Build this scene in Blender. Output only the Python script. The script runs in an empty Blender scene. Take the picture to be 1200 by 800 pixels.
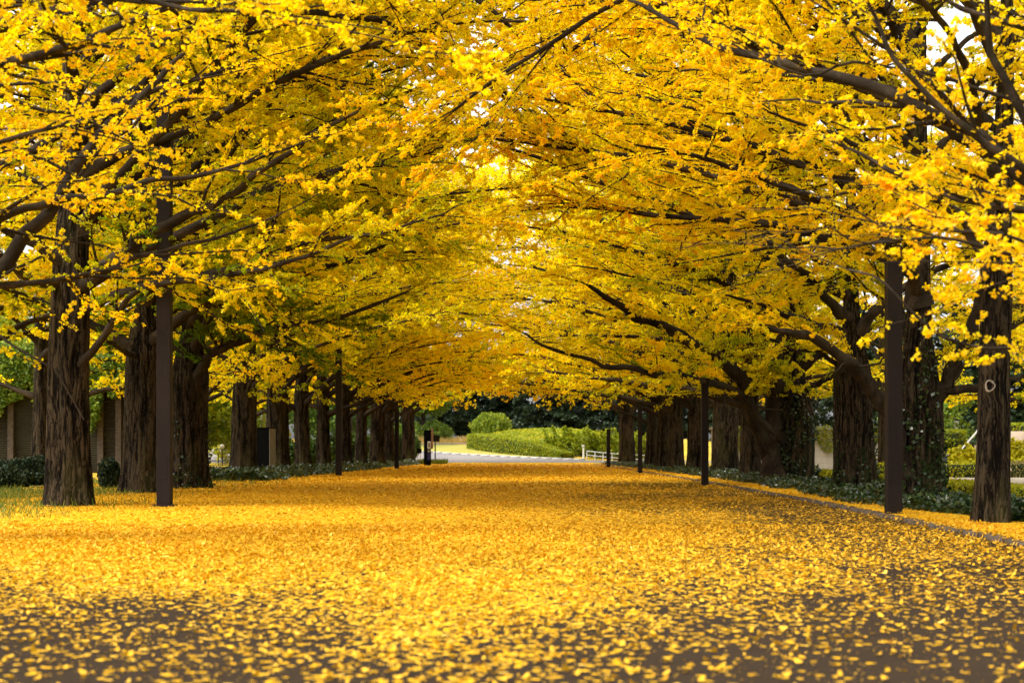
import bpy, bmesh, math, random
import numpy as np
from mathutils import Vector, Matrix

S = bpy.context.scene
COL = S.collection
PI = math.pi
R = math.radians
random.seed(7)

# ------------------------------------------------------------------ measures
FPX = 1900.0          # focal length in pixels of the 1200 px wide photograph
VX, VY = 590.0, 528.0 # where the avenue's axis meets the horizon
CH = 1.1              # height of the camera

def at(px, py, d):
    """point of the place seen at a pixel, d metres down the avenue"""
    return np.array([(px - VX) * d / FPX, d, CH + (VY - py) * d / FPX])

def smooth(a, b, x):
    t = np.clip((x - a) / (b - a), 0, 1)
    return t * t * (3 - 2 * t)

_GY = np.array([-60, 131, 150, 165, 180, 220, 300, 800.])
_GZ = np.array([0, 0, .82, 1.75, 2.1, 2.7, 3.2, 3.2])
def gz(x, y):
    return np.interp(y, _GY, _GZ)

# ------------------------------------------------------------------ noise
def _h(i, j, k, seed):
    n = (i * 374761393 + j * 668265263 + k * 2147483647 + seed * 974711) & 0xFFFFFFFF
    n = ((n ^ (n >> 13)) * 1274126177) & 0xFFFFFFFF
    n = n ^ (n >> 16)
    return (n & 0xFFFF) / 65535.0

def vnoise(P, seed=0):
    """value noise in 0..1 at points P (n,3)"""
    P = np.asarray(P, float)
    I = np.floor(P).astype(np.int64)
    f = P - I
    f = f * f * (3 - 2 * f)
    x, y, z = I[:, 0], I[:, 1], I[:, 2]
    o = 0
    for a in (0, 1):
        wx = f[:, 0] if a else 1 - f[:, 0]
        for b in (0, 1):
            wy = f[:, 1] if b else 1 - f[:, 1]
            for c in (0, 1):
                wz = f[:, 2] if c else 1 - f[:, 2]
                o = o + wx * wy * wz * _h(x + a, y + b, z + c, seed)
    return o

def unit(v):
    v = np.asarray(v, float)
    return v / np.maximum(np.linalg.norm(v, axis=-1, keepdims=True), 1e-9)

# ------------------------------------------------------------------ materials
def new_mat(name):
    m = bpy.data.materials.new(name)
    m.use_nodes = True
    nt = m.node_tree
    nt.nodes.clear()
    out = nt.nodes.new('ShaderNodeOutputMaterial')
    return m, nt, out

def node(nt, t, **kw):
    n = nt.nodes.new(t)
    for k, v in kw.items():
        if k.startswith('_'):
            setattr(n, k[1:], v)
        else:
            n.inputs[k.replace('__', ' ')].default_value = v
    return n

def ramp(nt, fac, stops, interp='LINEAR'):
    r = nt.nodes.new('ShaderNodeValToRGB')
    e = r.color_ramp.elements
    r.color_ramp.interpolation = interp
    while len(e) > 1:
        e.remove(e[-1])
    e[0].position = stops[0][0]; e[0].color = (*stops[0][1], 1)
    for p, c in stops[1:]:
        q = e.new(p); q.color = (*c, 1)
    nt.links.new(fac, r.inputs['Fac'])
    return r.outputs['Color']

def math_n(nt, op, a, b=None, c=None, clamp=False):
    n = nt.nodes.new('ShaderNodeMath'); n.operation = op; n.use_clamp = clamp
    for i, v in enumerate((a, b, c)):
        if v is None: continue
        if isinstance(v, (int, float)): n.inputs[i].default_value = v
        else: nt.links.new(v, n.inputs[i])
    return n.outputs[0]

def mix_c(nt, fac, a, b, mode='MIX'):
    n = nt.nodes.new('ShaderNodeMix'); n.data_type = 'RGBA'; n.blend_type = mode
    for s, v in ((n.inputs['Factor'], fac), (n.inputs['A'], a), (n.inputs['B'], b)):
        if isinstance(v, (int, float)): s.default_value = v
        elif isinstance(v, tuple): s.default_value = (*v, 1)
        else: nt.links.new(v, s)
    return n.outputs['Result']

def noise_n(nt, scale, detail=4, rough=.55, vec=None, mapscale=None, coord='Object'):
    if vec is None:
        tc = nt.nodes.new('ShaderNodeTexCoord'); vec = tc.outputs[coord]
    if mapscale:
        mp = nt.nodes.new('ShaderNodeMapping'); mp.inputs['Scale'].default_value = mapscale
        nt.links.new(vec, mp.inputs['Vector']); vec = mp.outputs[0]
    n = node(nt, 'ShaderNodeTexNoise', Scale=scale, Detail=detail, Roughness=rough)
    nt.links.new(vec, n.inputs['Vector'])
    return n.outputs['Fac']

def bump_n(nt, h, strength=.5, dist=.02):
    b = node(nt, 'ShaderNodeBump', Strength=strength, Distance=dist)
    nt.links.new(h, b.inputs['Height'])
    return b.outputs['Normal']

def principled(nt, out, col, rough=.8, spec=.3, normal=None, metal=0.0):
    p = node(nt, 'ShaderNodeBsdfPrincipled', Roughness=rough, Metallic=metal)
    p.inputs['Specular IOR Level'].default_value = spec
    if isinstance(col, tuple): p.inputs['Base Color'].default_value = (*col, 1)
    else: nt.links.new(col, p.inputs['Base Color'])
    if normal is not None: nt.links.new(normal, p.inputs['Normal'])
    if out is not None: nt.links.new(p.outputs[0], out.inputs['Surface'])
    return p

def leaf_mat(name, stops, trans=.45, rough=.55, jitter=.16, spec=.2, gain=1.12):
    m, nt, out = new_mat(name)
    at_ = nt.nodes.new('ShaderNodeAttribute'); at_.attribute_name = 'tone'
    oi = nt.nodes.new('ShaderNodeObjectInfo')
    j = math_n(nt, 'MULTIPLY_ADD', oi.outputs['Random'], jitter, -jitter / 2)
    t = math_n(nt, 'ADD', at_.outputs['Fac'], j, clamp=True)
    col = ramp(nt, t, stops)
    p = principled(nt, None, col, rough, spec)
    tr = nt.nodes.new('ShaderNodeBsdfTranslucent')
    hs = node(nt, 'ShaderNodeHueSaturation', Saturation=1.05, Value=gain)
    nt.links.new(col, hs.inputs['Color'])
    nt.links.new(hs.outputs[0], tr.inputs['Color'])
    ms = nt.nodes.new('ShaderNodeMixShader'); ms.inputs[0].default_value = trans
    nt.links.new(p.outputs[0], ms.inputs[1]); nt.links.new(tr.outputs[0], ms.inputs[2])
    nt.links.new(ms.outputs[0], out.inputs['Surface'])
    return m

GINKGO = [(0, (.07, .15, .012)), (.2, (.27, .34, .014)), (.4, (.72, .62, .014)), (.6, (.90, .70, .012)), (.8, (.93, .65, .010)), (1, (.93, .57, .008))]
M = {}
M['ginkgo'] = leaf_mat('ginkgo_leaf', GINKGO, .66)
M['fallen'] = leaf_mat('fallen_ginkgo_leaf', [(0, (.24, .12, .02)), (.10, (.46, .235, .009)), (.5, (.61, .325, .010)), (.9, (.72, .40, .03)), (1, (.80, .55, .11))], .15, .6, 0, .15)
M['ivy'] = leaf_mat('ivy_leaf', [(0, (.012, .026, .008)), (.6, (.03, .06, .014)), (1, (.09, .13, .025))], .12, .28, .1, .55)
M['bush'] = leaf_mat('bush_leaf', [(0, (.03, .06, .012)), (.5, (.09, .16, .02)), (1, (.22, .28, .03))], .3, .5)
M['lime'] = leaf_mat('sunny_leaf', [(0, (.07, .13, .015)), (.5, (.20, .27, .025)), (1, (.42, .38, .03))], .35, .5)
M['hedge'] = leaf_mat('hedge_leaf', [(0, (.05, .08, .010)), (.5, (.20, .25, .012)), (1, (.42, .38, .016))], .3, .5)
M['brownhedge'] = leaf_mat('brown_hedge_leaf', [(0, (.12, .10, .03)), (.5, (.24, .19, .06)), (1, (.36, .32, .05))], .3, .6)
M['dark'] = leaf_mat('evergreen_needle', [(0, (.010, .018, .010)), (.6, (.022, .038, .016)), (1, (.05, .08, .025))], .12, .6)
M['grass'] = leaf_mat('grass_blade', [(0, (.05, .08, .010)), (.6, (.11, .16, .014)), (1, (.26, .25, .03))], .3, .5)
M['straw'] = leaf_mat('straw_blade', [(0, (.30, .23, .05)), (.5, (.45, .32, .09)), (1, (.62, .42, .18))], .3, .6)

def bark_mat(name, lo, mid, hi, moss=.35, limb=False):
    m, nt, out = new_mat(name)
    tc = nt.nodes.new('ShaderNodeTexCoord'); co = tc.outputs['Object']
    at_ = nt.nodes.new('ShaderNodeAttribute'); at_.attribute_name = 'ridge'
    n3 = noise_n(nt, 1.3, 3, .6, co, (1, 1, .35))
    if limb:
        n1 = noise_n(nt, 16, 6, .7, co); n2 = noise_n(nt, 60, 4, .7, co)
        h = math_n(nt, 'ADD', math_n(nt, 'MULTIPLY', n1, .8), math_n(nt, 'MULTIPLY', n2, .4))
        h2 = math_n(nt, 'MULTIPLY_ADD', at_.outputs['Fac'], .35, math_n(nt, 'MULTIPLY', h, .6))
    else:
        # furrows: warped noise drawn out along the trunk, its creases taken as cracks
        nz = node(nt, 'ShaderNodeTexNoise', Scale=1.7, Detail=4); nt.links.new(co, nz.inputs['Vector'])
        sc = nt.nodes.new('ShaderNodeVectorMath'); sc.operation = 'SCALE'; sc.inputs['Scale'].default_value = .22
        nt.links.new(nz.outputs['Color'], sc.inputs[0])
        w = nt.nodes.new('ShaderNodeVectorMath'); w.operation = 'ADD'
        nt.links.new(co, w.inputs[0]); nt.links.new(sc.outputs[0], w.inputs[1])
        f1 = noise_n(nt, 15, 3, .55, w.outputs[0], (1, 1, .085)); f2 = noise_n(nt, 34, 4, .65, w.outputs[0], (1, 1, .16))
        c1 = math_n(nt, 'ABSOLUTE', math_n(nt, 'MULTIPLY_ADD', f1, 2, -1)); c2 = math_n(nt, 'ABSOLUTE', math_n(nt, 'MULTIPLY_ADD', f2, 2, -1))
        c1 = math_n(nt, 'MULTIPLY', c1, 3.2, clamp=True); c2 = math_n(nt, 'MULTIPLY', c2, 2.6, clamp=True)
        n2 = noise_n(nt, 45, 5, .7, co, (1, 1, .5))
        h = math_n(nt, 'ADD', math_n(nt, 'MULTIPLY', c1, .55), math_n(nt, 'ADD', math_n(nt, 'MULTIPLY', c2, .25), math_n(nt, 'MULTIPLY', n2, .3)))
        h2 = math_n(nt, 'MULTIPLY_ADD', at_.outputs['Fac'], .45, math_n(nt, 'MULTIPLY', h, .55))
    c = ramp(nt, h2, [(.15, lo), (.5, mid), (.95, hi)] if limb else [(.30, lo), (.48, mid), (.66, hi)])
    mk = ramp(nt, n3, [(.52, (0, 0, 0)), (.68, (1, 1, 1))])
    c = mix_c(nt, math_n(nt, 'MULTIPLY', mk, moss), c, (.045, .046, .012))
    pt = ramp(nt, noise_n(nt, .9, 4, .6, co, (1, 1, .5)), [(.3, (.55, .52, .5)), (.7, (1.5, 1.45, 1.4))])
    c = mix_c(nt, 1.0, c, pt, 'MULTIPLY')
    principled(nt, out, c, .95, .06, bump_n(nt, h, 1.0, .035 if not limb else .012))
    return m
M['bark'] = bark_mat('ginkgo_bark', (.002, .0015, .001), (.009, .0068, .0045), (.058, .044, .027))
M['limbbark'] = bark_mat('limb_bark', (.006, .0045, .0035), (.026, .020, .014), (.11, .085, .06), .12, True)
M['darkbark'] = bark_mat('dark_bark', (.012, .009, .007), (.04, .03, .022), (.09, .07, .05))

def plain_mat(name, a, b, scale=6, rough=.8, spec=.3, bump=.3, bdist=.01, metal=0., mapscale=None):
    m, nt, out = new_mat(name)
    n = noise_n(nt, scale, 6, .65, mapscale=mapscale)
    c = ramp(nt, n, [(.3, a), (.7, b)])
    principled(nt, out, c, rough, spec, bump_n(nt, n, bump, bdist), metal)
    return m
M['steel'] = plain_mat('brown_painted_steel', (.008, .0052, .0045), (.016, .010, .008), 3, .65, .15, .15, .004, mapscale=(1, 1, .3))
M['rust'] = plain_mat('faded_pole_paint', (.16, .085, .055), (.24, .13, .085), 4, .6, .3)
M['black'] = plain_mat('black_panel', (.002, .002, .002), (.004, .004, .004), 5, .9, .04)
M['greyface'] = plain_mat('grey_panel', (.13, .12, .085), (.2, .18, .13), 8, .7, .3)
M['kerb'] = plain_mat('kerb_stone', (.055, .040, .028), (.11, .082, .058), 14, .85, .25, .5, .008)
M['concrete'] = plain_mat('pale_concrete', (.36, .34, .32), (.48, .46, .43), 5, .85, .25)
M['white'] = plain_mat('white_paint', (.62, .61, .58), (.78, .77, .74), 9, .6, .3)
M['blue'] = plain_mat('blue_notice', (.010, .012, .06), (.02, .022, .10), 9, .5, .3)
M['scar'] = plain_mat('healed_branch_scar', (.16, .13, .10), (.36, .31, .25), 18, .8, .2, .6, .01)
M['hedgecore'] = plain_mat('hedge_inside', (.012, .018, .006), (.03, .04, .012), 9, .95, .1)
M['skin'] = plain_mat('skin', (.55, .35, .26), (.6, .4, .3), 9, .6, .3)
M['cloth'] = plain_mat('pale_cloth', (.68, .64, .5), (.78, .74, .6), 30, .9, .1)
M['trousers'] = plain_mat('mauve_cloth', (.30, .25, .32), (.40, .34, .42), 30, .9, .1)

# ------------------------------------------------------------------ mesh helpers
def tag(o, label=None, cat=None, group=None, kind=None):
    for k, v in (('label', label), ('category', cat), ('group', group), ('kind', kind)):
        if v: o[k] = v
    return o

def empty(name, loc=(0, 0, 0), rz=0, label=None, cat=None, group=None):
    o = bpy.data.objects.new(name, None); COL.objects.link(o)
    o.empty_display_size = .3
    o.location = Vector([float(v) for v in loc]); o.rotation_euler = (0, 0, rz)
    return tag(o, label, cat, group)

def np_mesh(name, V, F, mats, smooth_=False, attrs=None, mi=None):
    """V (n,3), F (m,4) or (m,3); attrs: dict of per-vertex floats"""
    me = bpy.data.meshes.new(name)
    V = np.ascontiguousarray(V, np.float32); F = np.ascontiguousarray(F, np.int32)
    k = F.shape[1]
    me.vertices.add(len(V)); me.vertices.foreach_set('co', V.ravel())
    me.loops.add(F.size); me.loops.foreach_set('vertex_index', F.ravel())
    me.polygons.add(len(F)); me.polygons.foreach_set('loop_start', np.arange(len(F), dtype=np.int32) * k)
    if smooth_: me.polygons.foreach_set('use_smooth', np.ones(len(F), bool))
    for m in (mats if isinstance(mats, (list, tuple)) else [mats]): me.materials.append(m)
    if mi is not None: me.polygons.foreach_set('material_index', np.ascontiguousarray(mi, np.int32))
    for a, v in (attrs or {}).items():
        at_ = me.attributes.new(a, 'FLOAT', 'POINT'); at_.data.foreach_set('value', np.ascontiguousarray(v, np.float32))
    me.update(calc_edges=True)
    return me

def link(name, me, parent=None, loc=None):
    o = bpy.data.objects.new(name, me); COL.objects.link(o)
    if parent is not None: o.parent = parent
    if loc is not None: o.location = Vector([float(v) for v in loc])
    return o

class Geo:
    """collects (V,F,attr,matindex) of quads"""
    def __init__(s): s.V, s.F, s.A, s.I, s.n = [], [], [], [], 0
    def add(s, V, F, a=0., mi=0):
        V = np.asarray(V, np.float32); F = np.asarray(F, np.int64)
        s.V.append(V); s.F.append(F + s.n); s.n += len(V)
        s.A.append(np.broadcast_to(np.asarray(a, np.float32), (len(V),)))
        s.I.append(np.full(len(F), mi))
    def mesh(s, name, mats, smooth_=False, attr='tone'):
        return np_mesh(name, np.concatenate(s.V), np.concatenate(s.F), mats, smooth_, {attr: np.concatenate(s.A)}, np.concatenate(s.I))

def box_q(lo, hi):
    x0, y0, z0 = lo; x1, y1, z1 = hi
    V = [(x0, y0, z0), (x1, y0, z0), (x1, y1, z0), (x0, y1, z0), (x0, y0, z1), (x1, y0, z1), (x1, y1, z1), (x0, y1, z1)]
    F = [(0, 3, 2, 1), (4, 5, 6, 7), (0, 1, 5, 4), (1, 2, 6, 5), (2, 3, 7, 6), (3, 0, 4, 7)]
    return V, F

def bevel_box(name, lo, hi, mat, parent=None, bev=.01, loc=None):
    bm = bmesh.new()
    V, F = box_q(lo, hi)
    vs = [bm.verts.new(v) for v in V]
    for f in F: bm.faces.new([vs[i] for i in f])
    bmesh.ops.bevel(bm, geom=list(bm.edges), offset=bev, segments=2, affect='EDGES', profile=.6)
    me = bpy.data.meshes.new(name); bm.to_mesh(me); bm.free()
    me.materials.append(mat)
    return link(name, me, parent, loc)

def tubes(P, Rd, sides):
    """P (n,k,3) paths, Rd (n,k) radii -> V,F (quads)"""
    n, k, _ = P.shape
    T = np.empty_like(P)
    T[:, 1:-1] = P[:, 2:] - P[:, :-2]; T[:, 0] = P[:, 1] - P[:, 0]; T[:, -1] = P[:, -1] - P[:, -2]
    T = unit(T)
    D = unit(P[:, -1] - P[:, 0])
    ref = np.where(np.abs(D[:, 2:3]) > .75, np.array([[1., 0, 0]]), np.array([[0, 0, 1.]]))
    A = unit(np.cross(T, ref[:, None, :])); B = np.cross(T, A)
    th = np.arange(sides) * 2 * PI / sides
    ring = A[:, :, None, :] * np.cos(th)[None, None, :, None] + B[:, :, None, :] * np.sin(th)[None, None, :, None]
    V = (P[:, :, None, :] + ring * Rd[:, :, None, None]).reshape(-1, 3)
    i = np.arange(n)[:, None, None] * (k * sides) + np.arange(k - 1)[None, :, None] * sides
    s = np.arange(sides)[None, None, :]; s2 = (s + 1) % sides
    F = np.stack([i + s, i + s2, i + sides + s2, i + sides + s], -1).reshape(-1, 4)
    return V, F

def resample(pts, k):
    """smooth Catmull-Rom resampling of a polyline to k points"""
    p = np.asarray(pts, float)
    if len(p) < 3:
        t = np.linspace(0, 1, k)[:, None]
        return p[0] * (1 - t) + p[-1] * t
    q = np.vstack([2 * p[0] - p[1], p, 2 * p[-1] - p[-2]])
    out = []
    for i in range(1, len(q) - 2):
        t = np.linspace(0, 1, 12, endpoint=False)[:, None]
        a, b, c, d = q[i - 1], q[i], q[i + 1], q[i + 2]
        out.append(.5 * (2 * b + (c - a) * t + (2 * a - 5 * b + 4 * c - d) * t ** 2 + (3 * b - a - 3 * c + d) * t ** 3))
    o = np.vstack(out + [p[-1:]])
    L = np.concatenate([[0], np.cumsum(np.linalg.norm(np.diff(o, axis=0), axis=1))])
    s = np.linspace(0, L[-1], k)
    return np.stack([np.interp(s, L, o[:, j]) for j in range(3)], 1)

def along(P, own, t):
    """points and tangents at t in 0..1 on paths P[own] (k points each)"""
    k = P.shape[1]
    u = t * (k - 1); i = np.minimum(u.astype(int), k - 2); f = (u - i)[:, None]
    a, b = P[own, i], P[own, i + 1]
    return a * (1 - f) + b * f, unit(b - a)

# ------------------------------------------------------------------ leaves
def fans(rng, C, size, dirs, up=.8, tone=None, shape='fan', spread=.9, var=(.72, 1.25)):
    """leaf blades at points C; returns V, F, tone per vertex"""
    n = len(C)
    d = unit(dirs + rng.normal(0, spread, (n, 3)))
    nn = unit(np.array([0, 0, up]) + rng.normal(0, .75, (n, 3)))
    t = unit(np.cross(nn, d)); d = np.cross(t, nn)
    s = (size * rng.uniform(*var, n))[:, None]
    if shape == 'fan':
        cur = rng.uniform(-.25, .25, n)[:, None]
        pts = [C, ]
        for a, r, lift in ((-62, .86, .22), (-30, 1.02, .02), (0, .80, -.02), (30, 1.02, .02), (62, .86, .22)):
            a = R(a)
            pts.append(C + s * (r * math.cos(a) * d + r * math.sin(a) * t + nn * (lift + cur * r)))
        V = np.stack(pts, 1).reshape(-1, 3)
        b = np.arange(n)[:, None] * 6
        F = np.concatenate([b + np.array([[0, 1, 2, 3]]), b + np.array([[0, 3, 4, 5]])])
        m = 6
    elif shape == 'kite':
        w = s * rng.uniform(.5, .75, n)[:, None]
        V = np.stack([C, C + d * s * .62 - t * w + nn * s * .1, C + d * s * 1.0 + nn * s * .05, C + d * s * .62 + t * w + nn * s * .1], 1).reshape(-1, 3)
        F = np.arange(n)[:, None] * 4 + np.array([[0, 1, 2, 3]]); m = 4
    else:  # blade
        w = s * .06
        V = np.stack([C - t * w, C + t * w, C + d * s + t * w * .1, C + d * s - t * w * .1], 1).reshape(-1, 3)
        F = np.arange(n)[:, None] * 4 + np.array([[0, 1, 2, 3]]); m = 4
    return V, F, np.repeat(tone, m) if tone is not None else np.zeros(len(V))

# ------------------------------------------------------------------ the ginkgo
LODS = {   # leaf size, leaves per tuft, tuft spacing on a twig, twigs per metre, secondaries per metre, shape
    'near': (.031, 6, .031, 4.2, 3.0, 'fan'),
    'next': (.037, 6, .034, 4.0, 2.9, 'fan'),
    'mate': (.053, 6, .037, 3.8, 2.8, 'kite'),
    'mid':  (.088, 5, .072, 3.2, 2.3, 'kite'),
    'far':  (.155, 4, .115, 2.4, 1.8, 'kite'),
}

def trunk_mesh(rng, r0, H, lean, lod, seed, fork=None):
    na, nz = {'near': (72, 90), 'mid': (40, 44), 'far': (24, 26)}[lod]
    zz = np.linspace(0, 1, nz) ** 1.35 * H
    th = np.arange(na) * 2 * PI / na
    Z, TH = np.meshgrid(zz, th, indexing='ij')
    prof = r0 * (np.interp(zz, [0, .25 * H, .42 * H, .7 * H, H], [1.08, .96, .66, .34, .05]))
    if fork: prof = prof * np.interp(zz, [0, fork - .8, fork + .5, H], [1, 1.08, .56, .45])
    flare = 1 + .24 * np.exp(-zz / .42)
    ph = rng.uniform(0, 6.28, 5)
    fl = sum(a * np.cos(k * TH + p + .25 * Z) for k, a, p in ((2, .045, ph[0]), (3, .05, ph[1]), (5, .035, ph[2]), (7, .02, ph[3])))
    root = .14 * np.exp(-Z / .45) * np.cos(5 * TH + ph[4])
    rad = (prof * flare)[:, None] * (1 + fl + root)
    q = np.stack([np.cos(TH) * 4.3 * r0 / .45, np.sin(TH) * 4.3 * r0 / .45, Z * .55], -1).reshape(-1, 3)
    wv = (vnoise(q * np.array([.5, .5, 1.4]), seed + 3) - .5)[:, None] * 1.6
    a = vnoise(q * 1.6 + wv, seed); b = vnoise(q * 3.4 + wv, seed + 1)
    ridge = (1 - np.abs(2 * a - 1)) * .65 + (1 - np.abs(2 * b - 1)) * .35
    ridge = ridge.reshape(nz, na)
    amp = {'near': .075, 'mid': .06, 'far': .05}[lod] * r0 / .45
    lump = vnoise(np.stack([np.cos(TH) * 1.3, np.sin(TH) * 1.3, Z * .8], -1).reshape(-1, 3), seed + 7).reshape(nz, na)
    rad = rad * (1 + .16 * (lump - .5))
    rad = rad + (ridge - .55) * amp * np.clip(prof / r0 * 1.3, 0, 1)[:, None]
    wob = np.stack([np.interp(zz, np.linspace(0, H, 6), np.cumsum(rng.normal(0, .05, 6)) - 0), np.interp(zz, np.linspace(0, H, 6), np.cumsum(rng.normal(0, .05, 6)))], 1)
    wob -= wob[0]
    cx = lean[0] * zz + wob[:, 0]; cy = lean[1] * zz + wob[:, 1]
    V = np.stack([cx[:, None] + rad * np.cos(TH), cy[:, None] + rad * np.sin(TH), Z - .06], -1).reshape(-1, 3)
    i = np.arange(nz - 1)[:, None] * na; s = np.arange(na)[None, :]
    F = np.stack([i + s, i + (s + 1) % na, i + na + (s + 1) % na, i + na + s], -1).reshape(-1, 4)
    axis = np.stack([cx, cy, zz], 1)
    return V, F, np.clip(ridge.ravel() * 1.1 - .1, 0, 1), axis, prof

def grow_limbs(rng, axis, prof, H, specs):
    """specs: (height, azimuth, length, elev start, elev end, radius)"""
    out = []
    k = 16
    for (h, az, L, e0, e1, r) in specs:
        p = np.array([np.interp(h, axis[:, 2], axis[:, 0]), np.interp(h, axis[:, 2], axis[:, 1]), h])
        t = np.linspace(0, 1, k)
        wob = np.interp(t, np.linspace(0, 1, 6), rng.normal(0, .14, 6)); wob2 = np.interp(t, np.linspace(0, 1, 7), rng.normal(0, .11, 7))
        el = e0 + (e1 - e0) * t ** .75 + wob2 * .8; a = az + wob * 1.2
        d = np.stack([np.cos(el) * np.cos(a), np.cos(el) * np.sin(a), np.sin(el)], 1)
        P = p + np.vstack([[0, 0, 0], np.cumsum(d[:-1] * L / (k - 1), 0)])
        out.append((P, r * (1 - t * .93) ** .8 + .006, L))
    return out

def make_ginkgo(name, loc, rng, r0, H, specs, hero=(), lod='near', lean=(0, 0), tone0=.58, seed=0, dens=1., rz=0, keep=None, fruit=None, bare=.18, thin=1.0, green=.0, fork=None):
    """an Empty with trunk, limb meshes and a crown of leaves; returns it.
    hero: (points in tree space, base radius, side density) limbs laid by hand."""
    size, per, gap, tpm, spm, shape = LODS[lod]
    root = empty(name, loc, rz)
    lod = {'next': 'near', 'mate': 'near'}.get(lod, lod)
    V, F, ridge, axis, prof = trunk_mesh(rng, r0, H, lean, lod, seed, fork)
    link('trunk', np_mesh('trunk', V, F, M['bark'], True, {'ridge': ridge}), root)
    limbs = [(P, r, L, dens, bare) for P, r, L in grow_limbs(rng, axis, prof, H, specs)]
    for pts, r, dn in hero:
        k = 16
        pts = [np.array(p_) for p_ in pts]
        if pts[0][2] > .3: pts[0][:2] = [np.interp(pts[0][2], axis[:, 2], axis[:, j]) for j in (0, 1)]
        P = resample(pts, k); L = np.linalg.norm(np.diff(P, axis=0), axis=1).sum()
        P[1:-1] += rng.normal(0, .012, (k - 2, 3)) * L * .22
        limbs.append((P, r * (1 - np.linspace(0, 1, k) * .9) ** .75 + .004, L, dn, .12))
    sides = {'near': (10, 5, 3), 'mid': (7, 4, 3), 'far': (5, 3, 3)}[lod]
    C, D, TN = [], [], []
    for P, r, L, dn, br in limbs:
        g = Geo()
        kk = 40 if lod == 'near' else 16
        PP = resample(P, kk); rr = np.interp(np.linspace(0, 1, kk), np.linspace(0, 1, len(r)), r)
        rr = rr * (1 + .22 * (rng.random(kk) - .5)) * np.interp(np.linspace(0, 1, kk), [0, .05, .11, .2, 1], [1.7, 1.5, 1.2, 1, 1])
        kn = rng.normal(0, 1, (kk, 3)); kn[1:-1] = (kn[:-2] + kn[1:-1] * 1.5 + kn[2:]) / 3; kn[:2] = 0
        PP = PP + kn * (rr * .32 + .004)[:, None]
        v, f = tubes(PP[None], rr[None], sides[0])
        if lod == 'near':
            cen = np.repeat(PP, sides[0], 0); v = v + (v - cen) * (vnoise(v * 14, seed + 2) - .5)[:, None] * .36
        g.add(v, f, vnoise(v * 9, seed) * .9)
        # secondaries
        n = max(2, int(L * spm * dn))
        t = np.sort(rng.uniform(br, 1, n)); t[-1] = 1.0
        p, tg = along(P[None], np.zeros(n, int), t)
        sgn = np.where(np.arange(n) % 2 == 0, 1, -1) * np.where(rng.random(n) < .15, -1, 1)
        ang = sgn * rng.uniform(R(28), R(70), n); ang[-1] *= .2
        up = np.array([0, 0, 1.])
        sd = unit(np.cross(tg, up) + 1e-4)
        d = unit(tg * np.cos(ang)[:, None] + sd * np.sin(ang)[:, None] + up * rng.normal(.10, .30, n)[:, None])
        ln = (.12 + .26 * rng.random(n)) * min(L, 8.5) * (1 - .55 * t) + .35
        ks = 6
        q = np.linspace(0, 1, ks)
        drift = unit(tg + up * rng.normal(.0, .35, n)[:, None])
        S2 = p[:, None, :] + (d[:, None, :] * q[None, :, None] + (drift[:, None, :] * .30 + np.array([0, 0, -.10])) * (q ** 2)[None, :, None]) * ln[:, None, None]
        S2[:, 2:] += rng.normal(0, .025, (n, ks - 2, 3)) * ln[:, None, None]
        r2 = np.minimum(np.interp(t, np.linspace(0, 1, len(r)), r) * .55, .010 + .011 * ln)[:, None] * (1 - .85 * q)[None] + .0025
        v, f = tubes(S2, r2, sides[1]); g.add(v, f, .4)
        # twigs
        cnt = np.maximum(1, (ln * tpm * rng.uniform(.7, 1.2, n)).astype(int) + 1)
        own = np.repeat(np.arange(n), cnt); m = len(own)
        t2 = rng.uniform(.12, 1, m)
        p2, tg2 = along(S2, own, t2)
        ang = np.where(rng.random(m) < .5, 1, -1) * rng.uniform(R(25), R(75), m)
        sd = unit(np.cross(tg2, up) + 1e-4)
        d2 = unit(tg2 * np.cos(ang)[:, None] + sd * np.sin(ang)[:, None] + up * rng.normal(.02, .38, m)[:, None])
        l2 = rng.uniform(.22, .75, m) * (1.05 - .4 * t2) + .1
        q3 = np.linspace(0, 1, 4)
        T3 = p2[:, None, :] + d2[:, None, :] * q3[None, :, None] * l2[:, None, None] + np.array([0, 0, -.12]) * (q3 ** 2)[None, :, None] * l2[:, None, None]
        T3[:, 1:] += rng.normal(0, .02, (m, 3, 3))
        if lod != 'far':
            v, f = tubes(T3, np.full((m, 1), .0045 if lod == 'near' else .006) * (1 - .7 * q3)[None], sides[2]); g.add(v, f, .4)
        link('limb', g.mesh('limb', M['limbbark'], True, 'ridge'), root)
        # tufts on the twigs and along the secondaries
        ct = np.maximum(1, (l2 / gap).astype(int)); o3 = np.repeat(np.arange(m), ct)
        t3 = rng.uniform(.15, 1, len(o3))
        a1, b1 = along(T3, o3, t3)
        cs = np.maximum(1, (ln / gap * .7).astype(int)); o2 = np.repeat(np.arange(n), cs)
        a2, b2 = along(S2, o2, rng.uniform(.1, 1, len(o2)))
        tn2 = rng.normal(0, .09, n) + .10 * (t - .5)
        C += [a1, a2]; D += [b1, b2]; TN += [tn2[own[o3]], tn2[o2]]
    C = np.concatenate(C); D = np.concatenate(D); TN = np.concatenate(TN)
    cl = vnoise(C * .9 + 11, seed + 5)
    sel = rng.random(len(C)) < thin * np.clip(.25 + 1.5 * cl, .35, 1)
    C, D, TN, cl = C[sel], D[sel], TN[sel], cl[sel]
    n = len(C)
    rep = rng.integers(max(1, per - 2), per + 2, n)
    o = np.repeat(np.arange(n), rep); N = len(o)
    off = unit(rng.normal(0, 1, (N, 3)) + np.array([0, 0, .05]))
    P = C[o] + off * (size * rng.uniform(.25, .8, N))[:, None]
    rxy = np.hypot(P[:, 0] - np.interp(P[:, 2], axis[:, 2], axis[:, 0]), P[:, 1] - np.interp(P[:, 2], axis[:, 2], axis[:, 1]))
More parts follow.
